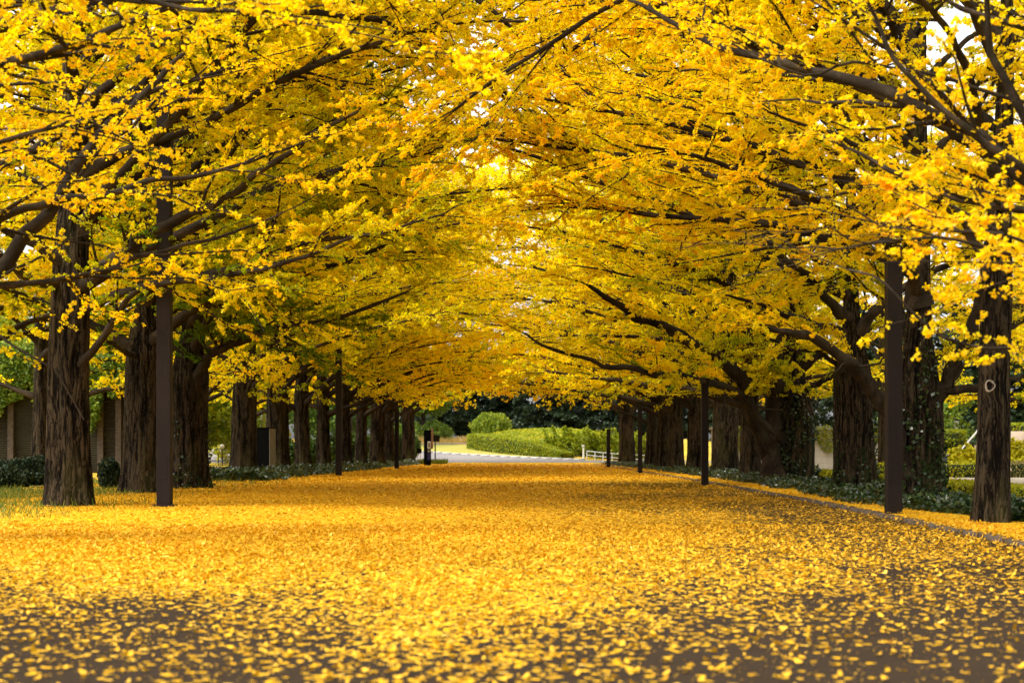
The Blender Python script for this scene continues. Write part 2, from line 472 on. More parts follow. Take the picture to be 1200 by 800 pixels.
    if keep is not None:
        s_ = keep(P); P, o, off, rxy = P[s_], o[s_], off[s_], rxy[s_]; N = len(P)
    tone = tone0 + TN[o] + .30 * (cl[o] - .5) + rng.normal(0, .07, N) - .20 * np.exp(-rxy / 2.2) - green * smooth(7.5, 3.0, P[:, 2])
    STAT.append((lod, N, len(limbs)))
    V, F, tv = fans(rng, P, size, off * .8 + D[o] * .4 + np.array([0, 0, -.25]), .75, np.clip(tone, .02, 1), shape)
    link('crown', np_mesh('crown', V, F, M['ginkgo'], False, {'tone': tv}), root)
    return root

def limb_specs(rng, n, h0, h1, L0, L1, r0, face=0., wide=2.2, e0=(20, 50), e1=(-9, 18), m=0, back=.62):
    """n limbs reaching towards azimuth face (the avenue) and m round the rest of the trunk"""
    out = []
    for i in range(n + m):
        av = i < n
        u = (i / max(1, n - 1)) if av else ((i - n) / max(1, m - 1))
        h = h0 + (h1 - h0) * u ** 1.05 + rng.normal(0, .2)
        if av:
            az = face + wide * .5 * (2 * ((i * .618 + .3) % 1) - 1) + rng.normal(0, .12)
            L = (L0 + (L1 - L0) * u ** 1.6) * rng.uniform(.85, 1.12) / (1 + .12 * abs(math.sin(az - face)))
        else:
            az = face + PI + 2.1 * (2 * ((i * .618 + .1) % 1) - 1)
            L = (L0 + (L1 - L0) * u) * back * rng.uniform(.8, 1.15)
        out.append((h, az, L, R(rng.uniform(*e0) + 14 * u), R(rng.uniform(*e1) + 17 * u), r0 * (1 - .66 * u) * rng.uniform(.55, .9)))
    return out

def copy_tree(o, loc, rz, sc, label, cat, group):
    c = o.copy(); COL.objects.link(c)
    c.location = Vector([float(v) for v in loc]); c.rotation_euler = (random.uniform(-.035, .035), random.uniform(-.035, .035), rz); c.scale = (sc, sc, sc)
    for k, v in (('label', label), ('category', cat), ('group', group)):
        if v: c[k] = v
        elif k in c: del c[k]
    for ch in list(o.children):
        d = ch.copy(); COL.objects.link(d); d.parent = c
        for s_ in list(ch.children):
            e = s_.copy(); COL.objects.link(e); e.parent = d
    return c

GROUP = 'ginkgo trees lining the avenue'
def lbl(o, label, group=GROUP, cat='tree'):
    return tag(o, label, cat, group)

def local(pts, loc):
    b = np.array(loc, float)
    return [at(*p) - b for p in pts]

STAT = []
BEAM = lambda loc: (lambda P: ~((P[:, 1] + loc[1] < 8.5)))
# ---- L0: left, just outside the frame, its limbs reach in
rng = np.random.default_rng(11)
loc = (-8.3, 19.6, 0)
hero = [
    (local([(-215, 455, 19.6), (-60, 392, 19.6), (0, 318, 20), (58, 240, 20.4), (110, 170, 21), (160, 120, 21.6), (215, 60, 22.4)], loc), .125, .35),
    (local([(-215, 360, 19.6), (-90, 330, 19.8), (0, 335, 20), (100, 326, 20.5), (165, 300, 21), (260, 277, 22), (330, 250, 22.6)], loc), .055, .5),
    (local([(-215, 300, 19.6), (-90, 262, 19.5), (0, 255, 19.4), (62, 236, 19.4), (135, 224, 19.8), (230, 205, 20.5), (350, 170, 21.5)], loc), .062, .6),
    (local([(-215, 190, 19.6), (-90, 130, 18), (0, 78, 16.5), (75, 54, 16), (170, 14, 15.6), (260, -25, 15.5)], loc), .085, .9),
    (local([(-215, 240, 19.6), (-100, 195, 18), (0, 165, 16.8), (62, 150, 16.4), (95, 113, 16.2)], loc), .050, .7),
    (local([(-215, 330, 19.6), (-60, 215, 20.5), (20, 187, 21), (75, 155, 21.5), (165, 112, 22.5), (300, 70, 24)], loc), .085, .7),
    (local([(-215, 120, 19.6), (-60, 20, 16.5), (60, -10, 14.8), (190, 8, 13.8), (290, 15, 13.2)], loc), .07, 1.2),
]
sp = limb_specs(rng, 12, 5.8, 12, 9.5, 7.5, .11, .45, 2.2, (20, 48), (-8, 22), 4)
L0 = make_ginkgo('ginkgo_tree', loc, rng, .46, 14, sp, hero, 'near', tone0=.60, seed=21, keep=lambda P: (P[:, 1] + 19.6 > 8.5) & (P[:, 2] > 2.7), thin=.5, bare=.40)
lbl(L0, 'ginkgo with unseen trunk whose thick crooked limb crosses before the left row of trunks')

# ---- T1
rng = np.random.default_rng(12)
loc = (-8.75, 32.7, 0)
hero = [
    (local([(85, 345, 32.7), (115, 325, 32.4), (150, 288, 32), (190, 265, 31.6), (270, 226, 31), (330, 182, 30.4), (420, 130, 29.6)], loc), .125, .8),
    (local([(85, 290, 32.7), (130, 222, 33), (200, 185, 33.3), (255, 130, 33.6), (290, 70, 34), (330, 20, 34.5)], loc), .17, .8),
    (local([(86, 455, 32.7), (105, 415, 32.4), (125, 390, 32.1), (150, 350, 31.8), (210, 331, 31.2), (300, 318, 30.5), (400, 286, 29.5), (520, 250, 28.6)], loc), .072, .8),
    (local([(84, 90, 32.7), (220, -60, 32), (400, -90, 31), (560, 0, 30), (690, 110, 29)], loc), .10, 1.1),
    (local([(84, 170, 32.7), (250, 40, 33), (420, 20, 33.5), (560, 90, 34), (680, 170, 34)], loc), .09, 1.1),
    (local([(80, 330, 32.7), (40, 330, 32), (0, 300, 31), (-40, 290, 30)], loc), .10, .7),
]
sp = limb_specs(rng, 21, 3.8, 14, 10.5, 9.8, .14, 0, 2.4, m=10)
T1 = make_ginkgo('ginkgo_tree', loc, rng, .42, 15, sp, hero, 'next', tone0=.55, seed=31, green=.12, bare=.26, thin=.9, keep=lambda P: P[:, 2] > 2.6)
lbl(T1, 'nearest left trunk, a big deeply furrowed ginkgo standing before the slate wall')

# ---- T2, T3
rng = np.random.default_rng(13)
loc = (-9.5, 42.7, 0)
hero = [(local([(170, 360, 42.7), (200, 300, 42), (280, 240, 41), (380, 205, 40), (480, 190, 39)], loc), .13, .8),
        (local([(165, 420, 42.7), (150, 415, 42), (125, 400, 41), (105, 410, 40.5)], loc), .09, .5)]
sp = limb_specs(rng, 20, 3.4, 14.5, 11, 9.6, .15, 0, 2.4, m=10)
T2 = make_ginkgo('ginkgo_tree', loc, rng, .46, 16, sp, hero, 'mate', tone0=.50, seed=41, green=.32, dens=.95, fork=4.6, keep=lambda P: P[:, 2] > 2.6)
lbl(T2, 'dark trunked ginkgo right behind the tall brown post on the left verge')
rng = np.random.default_rng(14)
loc = (-9.25, 47.8, 0)
hero = [(local([(222, 478, 47.8), (232, 440, 47.5), (243, 420, 47.2), (270, 402, 46.6), (303, 394, 46), (335, 380, 45), (400, 372, 44), (480, 340, 43)], loc), .14, .8),
        (local([(222, 380, 47.8), (262, 350, 47), (330, 330, 46), (420, 300, 45), (510, 262, 44)], loc), .12, .9)]
sp = limb_specs(rng, 20, 3.6, 15, 11, 9.6, .15, 0, 2.4, m=10)
T3 = make_ginkgo('ginkgo_tree', loc, rng, .48, 17, sp, hero, 'mate', tone0=.47, seed=51, green=.36, dens=.95, fork=4.2, keep=lambda P: P[:, 2] > 2.6)
lbl(T3, 'dark ginkgo with ivy at its foot, next one beyond the tall left post')

# ---- R0: right, outside the frame
rng = np.random.default_rng(15)
loc = (7.6, 15.5, 0)
hero = [
    (local([(1515, 330, 15.5), (1330, 262, 15.6), (1200, 205, 15.8), (1136, 152, 16), (1073, 126, 16.2), (1005, 102, 16.5), (931, 79, 16.9), (863, 60, 17.4), (800, 31, 18), (720, -5, 18.6)], loc), .085, .5),
    (local([(1515, 300, 15.5), (1330, 268, 15.2), (1200, 200, 15), (1150, 165, 15), (1078, 100, 15), (1052, 79, 15), (1026, 31, 15), (1010, -10, 15)], loc), .060, .5),
    (local([(1515, 345, 15.5), (1330, 262, 16.2), (1196, 247, 16.6), (1157, 239, 16.8), (1104, 226, 17.2), (1052, 202, 17.6), (985, 170, 18.2)], loc), .062, .6),
    (local([(1515, 250, 15.5), (1330, 190, 15), (1215, 150, 14.6), (1167, 79, 14.5), (1157, 26, 14.4), (1160, -40, 14.2)], loc), .080, .5),
    (local([(1515, 160, 15.5), (1330, 70, 15.4), (1152, 21, 15.4), (1110, 0, 15.4), (1040, -30, 15.5)], loc), .06, .7),
    (local([(1515, 470, 15.5), (1330, 440, 14.4), (1200, 410, 14), (1125, 399, 14), (1083, 378, 14), (1052, 352, 14.1), (1026, 325, 14.2), (994, 316, 14.4)], loc), .026, .25),
    (local([(1240, 215, 15.8), (1052, 79, 15.9), (978, 84, 16), (921, 79, 16.2), (860, 50, 16.5), (800, 10, 17)], loc), .022, .5),
    (local([(1515, 420, 15.5), (1340, 340, 13.6), (1200, 300, 13), (1120, 282, 12.8), (1050, 280, 12.8), (985, 292, 12.9)], loc), .030, 1.0),
    (local([(1515, 400, 15.5), (1340, 325, 14.0), (1230, 290, 13.6), (1150, 270, 13.5), (1090, 268, 13.5), (1030, 262, 13.5)], loc), .028, 1.0),
]
sp = limb_specs(rng, 10, 5.8, 12, 9.0, 8, .11, PI - .45, 2.0, (24, 48), (-4, 24), 4)
R0 = make_ginkgo('ginkgo_tree', loc, rng, .48, 14, sp, hero, 'near', tone0=.70, seed=61, keep=lambda P: (P[:, 1] + 15.5 > 8.5) & ~((P[:, 2] < 3.6) & (P[:, 0] + 7.6 < 3.1)), thin=.5, bare=.36)
lbl(R0, 'golden ginkgo with unseen trunk whose bare limbs sweep in over the kerb', GROUP)

# ---- R1 thin trunk with the pruning scar
rng = np.random.default_rng(16)
loc = (7.22, 24.0, 0)
hero = [(local([(1165, 330, 24), (1120, 250, 23.6), (1060, 200, 23), (980, 160, 22.3), (900, 130, 21.6)], loc), .06, .9),
        (local([(1163, -40, 24), (1000, -95, 23.5), (820, -40, 23), (660, 40, 22.5), (530, 130, 22)], loc), .07, 1.2),
        (local([(1165, 400, 24), (1185, 380, 24.2), (1215, 375, 24.4), (1290, 360, 24.8)], loc), .06, .6)]
sp = limb_specs(rng, 14, 4.4, 11, 8.0, 5, .085, PI, 2.4, (25, 50), (-4, 22), 8)
R1 = make_ginkgo('ginkgo_tree', loc, rng, .215, 12, sp, hero, 'near', tone0=.66, seed=71)
lbl(R1, 'slim straight ginkgo at the kerb with a pale ring shaped pruning scar')
bm = bmesh.new()
for r_, rr_ in ((.075, .013),):
    for i in range(28):
        pass
V = []; F = []
for i in range(32):
    for j in range(8):
        a = i * 2 * PI / 32; b = j * PI / 4
        rad = (.068 + .006 * math.sin(3 * a + 1)) + .016 * math.cos(b) * (.8 + .25 * math.sin(2 * a))
        V.append((rad * math.cos(a), -.012 * math.sin(b) - .0, rad * 1.12 * math.sin(a)))
        F.append((i * 8 + j, ((i + 1) % 32) * 8 + j, ((i + 1) % 32) * 8 + (j + 1) % 8, i * 8 + (j + 1) % 8))
sc = link('branch_scar', np_mesh('branch_scar', V, F, M['scar'], True), R1, (at(1160, 452, 23.7) - np.array(loc)) * np.array([1, 0, 1]) + np.array([0, -.30, 0]))
sc.rotation_euler = (0, R(8), R(10))
V = [(0, -.002, 0)] + [(.058 * math.cos(a), -.004, .062 * math.sin(a)) for a in np.arange(24) * 2 * PI / 24]
g = Geo(); g.add([(.058 * s_ * math.cos(a), .002 + .012 * (1 - s_), .064 * s_ * math.sin(a)) for s_ in (1, .05) for a in np.arange(24) * 2 * PI / 24], [(i, (i + 1) % 24, 24 + (i + 1) % 24, 24 + i) for i in range(24)], 0)
link('scar_hollow', g.mesh('scar_hollow', M['darkbark']), sc)

# ---- R2 forked, with ivy
rng = np.random.default_rng(17)
loc = (8.35, 32.7, 0)
hero = [
    (local([(1078, 600, 32.7), (1062, 550, 32.5), (1048, 508, 32.3), (1030, 468, 32), (1005, 436, 31.6), (985, 416, 31.2), (950, 395, 30.6), (900, 385, 29.8)], loc), .21, .6),
    (local([(1080, 480, 32.7), (1100, 462, 32.5), (1125, 420, 32.2), (1140, 385, 32), (1150, 330, 31.8), (1165, 250, 31.5)], loc), .17, .6),
    (local([(1085, 470, 32.7), (1110, 458, 32.3), (1145, 455, 31.8), (1200, 440, 31)], loc), .12, .6),
    (local([(1075, 360, 32.7), (1062, 245, 32.4), (1026, 200, 32), (990, 158, 31.6), (963, 121, 31.2), (930, 70, 30.6)], loc), .17, .7),
    (local([(1070, 60, 32.7), (950, -70, 33), (780, -60, 34), (620, 50, 35), (500, 170, 36)], loc), .10, 1.1),
    (local([(1070, 130, 32.7), (920, 10, 32), (760, 10, 31), (640, 80, 30), (560, 160, 29.5)], loc), .09, 1.1),
    (local([(1055, 430, 32.7), (1060, 380, 33), (1045, 320, 33.4), (1040, 230, 33.6), (1035, 120, 33.6)], loc), .13, .6),
]
sp = limb_specs(rng, 21, 4.4, 14, 10.2, 9.8, .14, PI, 2.4, m=10)
R2 = make_ginkgo('ginkgo_tree', loc, rng, .43, 15, sp, hero, 'next', tone0=.56, seed=81, fork=3.0, keep=lambda P: P[:, 2] > 2.9)
lbl(R2, 'forked ivy clad ginkgo with low heavy limbs directly behind the nearest brown post')

# ---- R3
rng = np.random.default_rng(18)
loc = (9.45, 43.6, 0)
hero = [(local([(1003, 450, 43.6), (985, 420, 43), (955, 395, 42), (900, 360, 41), (850, 345, 40)], loc), .12, .8),
        (local([(1003, 440, 43.6), (960, 412, 43), (925, 408, 42.6), (885, 385, 42), (875, 360, 41.7)], loc), .07, .5)]
sp = limb_specs(rng, 20, 4.2, 14.5, 11, 9.6, .15, PI, 2.4, m=10)
R3 = make_ginkgo('ginkgo_tree', loc, rng, .45, 16, sp, hero, 'mate', tone0=.50, seed=91, dens=.95, fork=4.0, keep=lambda P: P[:, 2] > 2.6)
lbl(R3, 'upright furrowed ginkgo between the forked ivy tree and the double trunked tree')

# ---- R4 double trunk
rng = np.random.default_rng(19)
loc = (9.75, 54.5, 0)
hero = [
    (local([(915, 592, 54.2), (903, 530, 54), (887, 490, 53.6), (873, 458, 53), (852, 425, 52), (812, 402, 50.5), (787, 385, 49.5), (750, 372, 48), (727, 358, 47), (690, 335, 45.5)], loc), .30, .7),
    (local([(905, 530, 54), (893, 496, 53.7), (872, 466, 53), (850, 453, 52.2), (825, 446, 51), (792, 440, 49.8), (750, 436, 48), (707, 425, 46.5), (662, 414, 45), (615, 391, 43.5)], loc), .15, .5),
    (local([(905, 455, 54), (885, 435, 53), (870, 410, 52.5), (848, 385, 52), (830, 330, 51.5)], loc), .17, .6),
    (local([(940, 470, 54.4), (905, 445, 53.4), (880, 420, 53), (882, 385, 52.8), (890, 352, 52.6), (905, 320, 52.4)], loc), .11, .5),
    (local([(912, 592, 53.9), (907, 545, 53.9), (905, 480, 53.9), (912, 430, 53.7), (915, 380, 53.6), (910, 300, 53.4)], loc), .34, .5),
    (local([(955, 460, 54.5), (975, 440, 54), (1010, 405, 53.5)], loc), .13, .6),
]
sp = limb_specs(rng, 20, 3.8, 15.5, 11.3, 9.8, .16, PI, 2.4, m=10)
R4 = make_ginkgo('ginkgo_tree', loc, rng, .62, 17, sp, hero, 'mate', tone0=.50, seed=101, dens=.9, fork=3.2, keep=lambda P: P[:, 2] > 2.9)
lbl(R4, 'massive double trunked ginkgo leaning a thick limb over the avenue from an ivy foot')

# ---- mid and far kinds
def proto(seed, lod, r0, H, n, L0_, tone0, green=.03, thin=.60):
    rng = np.random.default_rng(seed)
    sp = limb_specs(rng, n, 3.0, H * .92, L0_, 9.2, .15, 0, 2.5, (14, 46), m=10)
    return make_ginkgo('ginkgo_tree', (0, 0, 0), rng, r0, H, sp, (), lod, tone0=tone0, seed=seed, green=green, thin=thin)
PM = [proto(201, 'mid', .39, 16, 22, 11, .50), proto(202, 'mid', .47, 17, 24, 11.4, .52), proto(203, 'mid', .34, 15, 20, 10.6, .54)]
PF = [proto(301, 'far', .46, 17, 22, 11.2, .52, .0, .54), proto(302, 'far', .34, 16, 20, 10.8, .55, .0, .54)]

used = set()
def place(kind, px=None, d=None, x=None, sc=1., label='', group=GROUP, rz=None):
    lst = PM if kind[0] == 'M' else PF
    p = lst[int(kind[1])]
    X = (px - VX) * d / FPX if x is None else x
    rz = (0 if X < 0 else PI) + random.uniform(-.45, .45) if rz is None else rz
    if p.name not in used:
        used.add(p.name)
        p.location = (X, d, float(gz(X, d))); p.rotation_euler = (random.uniform(-.03, .03), random.uniform(-.03, .03), rz); p.scale = (sc, sc, sc)
        return lbl(p, label, group)
    return copy_tree(p, (X, d, gz(X, d)), rz, sc, label, 'tree', group)

# left row, behind T3
place('M1', 285, 68, sc=1.0, label='leaning ginkgo trunk just before the black cabinet in the left row')
place('M1', 325, 80, sc=1.05, label='broad ginkgo trunk directly behind the black cabinet')
place('M0', 356, 86, sc=1.0, label='shadowed ginkgo second behind the black cabinet in the left row')
place('M2', 379, 90, sc=1.05, label='mossy ginkgo just short of the second left post')
place('F1', 407, 95, sc=1.0, label='ginkgo with sunlit bark just past the second left post')
place('F1', 423, 101, sc=1.05, label='ginkgo midway between the second and the third left posts')
place('F0', 442, 106, sc=1.05, label='thick ginkgo just short of the third left post')
place('F1', 458, 114, sc=1.0, label='ginkgo right behind the third left post')
place('F0', 479, 129, sc=1.15, label='last ginkgo of the left row, a black trunk beside the far road')
# right row, behind R4
place('M2', 879, 60, sc=.95, label='narrow ginkgo trunk tucked against the double trunked tree on its far side')
place('M1', 849, 72, sc=1.1, label='stout ginkgo just behind the second right post, its foot deep in ivy')
place('M0', 813, 80, sc=.9, label='ginkgo just past the second right post on the far side of the stout trunk')
place('M2', 792, 87, sc=1.1, label='ginkgo in the right row, second beyond the second right post')
place('F1', 775, 94, sc=1.0, label='ginkgo a little short of the third right post, darker than its neighbour')
place('F1', 762, 101, sc=.9, label='slim far ginkgo hard beside the third right post')
place('F0', 735, 117, sc=1.15, label='last ginkgo of the right row, beside the far white railing')
# outer rows
def outer(side, d, x, k, i):
    side_w = 'between the left row and the slate wall' if side < 0 else 'beyond the ivy bank on the garden side'
    words = ['first', 'second', 'third', 'fourth', 'fifth', 'sixth', 'seventh', 'eighth', 'ninth']
    w = 'behind the ivy bank on the garden side' if side > 0 else 'between the left row and the stone wall'
    place(k, x=x, d=d, sc=random.uniform(.95, 1.15), label=f'outer row ginkgo {side_w}, {words[i]} from near end', group='ginkgo trees of the outer rows')
for i, (d, x, k) in enumerate([(38, -18.0, 'M2'), (50, -17.5, 'M0'), (63, -18, 'M2'), (76, -17, 'M1'), (92, -17.5, 'F0'), (108, -17, 'F1'), (125, -17.5, 'F0')]):
    outer(-1, d, x, k, i)
for i, (d, x, k) in enumerate([(36, 20.5, 'M2'), (48, 23.0, 'M0'), (74, 27.0, 'M2'), (90, 21.3, 'F0'), (106, 18, 'F1'), (122, 18, 'F0')]):
    outer(1, d, x, k, i)

# ------------------------------------------------------------------ ivy on trunks and on the bank
def ivy_on(root, r0, H, n, seed, side=None):
    rng = np.random.default_rng(seed)
    z = rng.random(n) ** 1.5 * H; a = rng.uniform(0, 2 * PI, n)
    q = np.stack([np.cos(a) * 2, np.sin(a) * 2, z * .9], 1)
    s_ = vnoise(q * 1.2, seed) > .30 + .30 * z / H
    z, a = z[s_], a[s_]
    rad = r0 * (1.06 + .32 * np.exp(-z / .38)) + rng.uniform(.0, .10, len(z))
    C = np.stack([rad * np.cos(a), rad * np.sin(a), z], 1)
    out = np.stack([np.cos(a), np.sin(a), np.full(len(a), -.6)], 1)
    V, F, t = fans(rng, C, .075, out, .35, np.clip(rng.normal(.4, .2, len(C)), 0, 1), 'kite', .5)
    link('ivy', np_mesh('ivy', V, F, M['ivy'], False, {'tone': t}), root)
ivy_on(R2, .43, 4.0, 2600, 1); ivy_on(R3, .45, 2.0, 1100, 2); ivy_on(R4, .66, 3.2, 3200, 3); ivy_on(T3, .48, 2.0, 900, 4)

def bank(name, label, segs, seed, n, h, size):
    """low glossy ivy between polylines: segs (y, x0, x1)"""
    rng = np.random.default_rng(seed)
    ys = np.array([s_[0] for s_ in segs]); x0 = np.array([s_[1] for s_ in segs]); x1 = np.array([s_[2] for s_ in segs])
    y = ys[0] + (ys[-1] - ys[0]) * rng.random(n) ** 1.5
    a, b = np.interp(y, ys, x0), np.interp(y, ys, x1)
    u = rng.random(n); 
    x = a + (b - a) * u + (vnoise(np.stack([y * .9, y * 0, y * 0], 1), seed) - .5) * .7
    top = h * (.35 + .9 * vnoise(np.stack([x * 1.1, y * 1.1, x * 0], 1), seed + 1)) * np.clip(np.minimum(u, 1 - u) * 5 + .25, 0, 1)
    z = top * rng.random(n) ** .45
    C = np.stack([x, y, z + gz(x, y) + .01], 1)
    V, F, t = fans(rng, C, size, np.array([0, -.2, .1]), .8, np.clip(rng.normal(.38, .22, n), 0, 1), 'kite', 1.)
    o = link(name, np_mesh(name, V, F, M['ivy'], False, {'tone': t}))
    return tag(o, label, 'ground cover', kind='stuff')
bank('ground_ivy', 'low glossy dark ivy covering the bank beyond the kerb', [(21.5, 7.6, 8.6), (24, 7.5, 8.3), (28, 7.15, 8.7), (34, 7.2, 9.7), (44, 7.75, 10.4), (56, 8.2, 11), (75, 8.2, 11), (105, 7.9, 10.5), (128, 7.9, 10)], 5, 62000, .28, .080)
bank('ground_ivy', 'low dark ivy at the foot of the left row of trunks', [(58, -12.6, -8.6), (68, -12.5, -8.4), (80, -12.5, -8.0), (100, -11, -7.4), (120, -10, -6.9), (130, -9.6, -6.6)], 6, 34000, .40, .10)

# ------------------------------------------------------------------ ground
def sheet(name, xs, ys, off, mat, attr=None, kind='structure', zf=gz, edge=None):
    X, Y = np.meshgrid(xs, ys, indexing='ij')
    if edge is not None: X, Y = edge(X, Y)
    V = np.stack([X, Y, zf(X, Y) + off], -1).reshape(-1, 3)
    nx, ny = len(xs), len(ys)
    i = np.arange(nx - 1)[:, None] * ny + np.arange(ny - 1)[None, :]
    F = np.stack([i, i + ny, i + ny + 1, i + 1], -1).reshape(-1, 4)
    at_ = {'cover': attr(V[:, 0], V[:, 1])} if attr else None
    o = link(name, np_mesh(name, V, F, mat, True, at_))
    o['kind'] = kind
    return o

def kerb_x(y):
    return np.interp(y, [5, 18.7, 33.7, 56, 131], [5.5, 5.92, 6.5, 6.95, 7.35])

def cover(x, y):
    """share of the paving hidden by fallen leaves"""
    x = np.asarray(x, float); y = np.asarray(y, float)
    nz = vnoise(np.stack([x * .55, y * .16, x * 0], 1), 77) - .5
    nf = vnoise(np.stack([x * 1.8, y * .6, x * 0], 1), 78) - .5
    yy = y + nz * 6.5 - .30 * np.abs(x + 1)
    c = np.interp(yy, [6.0, 8.0, 9.6, 11.4, 13.5, 16.5, 21], [.06, .12, .22, .42, .68, .90, 1.0])
    k = kerb_x(y)
    e = smooth(7.6, .8, k - x) * smooth(85, 28, y)   # thinner towards the kerb
    c = c * (1 - .82 * e * (1 + .8 * nz))
    for d0, w, s_ in ((30, 1.6, .10), (40, 2.4, .26), (53.5, 3.0, .5), (78, 4, .35)):
        c = c - s_ * np.exp(-((y + nz * 3 - d0) / w) ** 2) * smooth(-4.5, 3, x)
    return np.clip(c + nf * .35 * (c > .15), np.where(y > 16, .20, .03), 1)

def avenue_mat():
    m, nt, out = new_mat('leaf_strewn_asphalt')
    tc = nt.nodes.new('ShaderNodeTexCoord')
    co = tc.outputs['Object']
    cv = nt.nodes.new('ShaderNodeAttribute'); cv.attribute_name = 'cover'
    n1 = noise_n(nt, 2.2, 5, .6, co); n2 = noise_n(nt, 120, 3, .7, co); n3 = noise_n(nt, .25, 4, .5, co)
    asph = mix_c(nt, n1, (.016, .0108, .0065), (.030, .0205, .0125))
    asph = mix_c(nt, math_n(nt, 'MULTIPLY', n2, .45), asph, (.06, .044, .030))
    vs = []
    for s_, seed in ((17, 0), (21, 5)):
        mp = nt.nodes.new('ShaderNodeMapping'); mp.inputs['Location'].default_value = (seed, seed * .7, 0)
        nt.links.new(co, mp.inputs['Vector'])
        v = node(nt, 'ShaderNodeTexVoronoi', Scale=s_, Randomness=1.0); v.voronoi_dimensions = '2D'
        nt.links.new(mp.outputs[0], v.inputs['Vector']); vs.append(v)
    sp = nt.nodes.new('ShaderNodeSeparateColor'); nt.links.new(vs[0].outputs['Color'], sp.inputs[0])
    sp2 = nt.nodes.new('ShaderNodeSeparateColor'); nt.links.new(vs[1].outputs['Color'], sp2.inputs[0])
    lc = ramp(nt, sp.outputs[0], [(0, (.46, .245, .009)), (.5, (.63, .34, .010)), (.85, (.70, .39, .02)), (1, (.78, .50, .08))])
    lc2 = ramp(nt, sp2.outputs[0], [(0, (.44, .235, .009)), (.6, (.63, .34, .010)), (1, (.72, .42, .045))])
    lc = mix_c(nt, math_n(nt, 'GREATER_THAN', sp2.outputs[1], .5), lc, lc2)
    in1 = math_n(nt, 'LESS_THAN', vs[0].outputs['Distance'], .46); in2 = math_n(nt, 'LESS_THAN', vs[1].outputs['Distance'], .46)
    c08 = math_n(nt, 'POWER', cv.outputs['Fac'], 1.1)
    p1 = math_n(nt, 'MULTIPLY', in1, math_n(nt, 'LESS_THAN', sp.outputs[1], c08))
    p2 = math_n(nt, 'MULTIPLY', in2, math_n(nt, 'LESS_THAN', sp2.outputs[2], c08))
    full = math_n(nt, 'GREATER_THAN', cv.outputs['Fac'], math_n(nt, 'MULTIPLY_ADD', n2, .5, .72))
    mask = math_n(nt, 'MAXIMUM', math_n(nt, 'MAXIMUM', p1, p2), full)
    c = mix_c(nt, mask, asph, lc)
    h = math_n(nt, 'ADD', math_n(nt, 'MULTIPLY', mask, .6), math_n(nt, 'ADD', math_n(nt, 'MULTIPLY', n2, .25), math_n(nt, 'MULTIPLY', sp.outputs[2], .5)))
    principled(nt, out, c, 1.0, .0, bump_n(nt, h, .6, .012))
    return m
M['avenue'] = avenue_mat()

def ground_mat():
    m, nt, out = new_mat('grassy_ground')
    tc = nt.nodes.new('ShaderNodeTexCoord'); co = tc.outputs['Object']
    n1 = noise_n(nt, .35, 5, .6, co); n2 = noise_n(nt, 5, 6, .7, co); n3 = noise_n(nt, 40, 4, .7, co)
    c = ramp(nt, n2, [(.3, (.045, .06, .014)), (.55, (.10, .12, .02)), (.75, (.20, .17, .04))])
    v = node(nt, 'ShaderNodeTexVoronoi', Scale=12); v.voronoi_dimensions = '2D'; nt.links.new(co, v.inputs['Vector'])
    sp = nt.nodes.new('ShaderNodeSeparateColor'); nt.links.new(v.outputs['Color'], sp.inputs[0])
    lf = math_n(nt, 'LESS_THAN', sp.outputs[0], math_n(nt, 'MULTIPLY_ADD', n1, 1.6, -.35))
    c = mix_c(nt, lf, c, ramp(nt, sp.outputs[1], [(0, (.60, .34, .02)), (1, (.80, .50, .03))]))
    principled(nt, out, c, .9, .15, bump_n(nt, n3, .6, .03))
    return m
M['ground'] = ground_mat()

def lin(a, b, s): return np.linspace(a, b, int(abs(b - a) / s) + 1)
gx = np.concatenate([np.linspace(-1500, -60, 14), lin(-50, 50, 5), np.linspace(60, 1500, 14)])
gy = np.concatenate([np.linspace(-300, -10, 6), lin(0, 125, 12.5), lin(127, 300, 2.0), np.linspace(330, 1800, 16)])
sheet('ground', gx, gy, -.012, M['ground'])

def ave_edge(X, Y):
    k = kerb_x(Y)
    return np.where(X > 5, k + (X - 6) * 1.0, X), Y
xs = np.concatenate([lin(-13.5, 5.75, .25), [6.0]])
def ave_warp(X, Y):
    # the last columns follow the kerb
    k = kerb_x(Y)
    t = np.clip((X + 4) / 10.0, 0, 1)
    return X + t * (k - 6.0), Y
sheet('avenue', xs, lin(2, 134, .5), 0, M['avenue'], cover, edge=ave_warp)
# leaf strip beyond the kerb
sheet('verge', lin(6.2, 9.0, .2), lin(4, 131, 1.0), .05, M['avenue'], lambda x, y: np.clip(.97 - .9 * smooth(7.4, 8.6, x - (kerb_x(y) - 6.2)), .05, 1), edge=lambda X, Y: (X + kerb_x(Y) - 6.0, Y))
# kerb: separate stones, joints between them
def strip_kerb():
    g = Geo()
    y = 5.0; rng = np.random.default_rng(3)
    while y < 131:
        L = 1.2; y1 = y + L - .012
        a, b = kerb_x(y), kerb_x(y1)
        h = .055 + rng.uniform(-.006, .008)
        o = rng.uniform(-.006, .006)
        V = [(a + .01 + o, y, -.05), (a + .2 + o, y, -.05), (b + .2 + o, y1, -.05), (b + .01 + o, y1, -.05), (a + .018 + o, y, h), (a + .2 + o, y, h), (b + .2 + o, y1, h), (b + .018 + o, y1, h)]
        g.add(V, box_q((0, 0, 0), (1, 1, 1))[1], 0)
        y += L
    o = link('kerb', g.mesh('kerb', M['kerb'])); o['kind'] = 'structure'
strip_kerb()

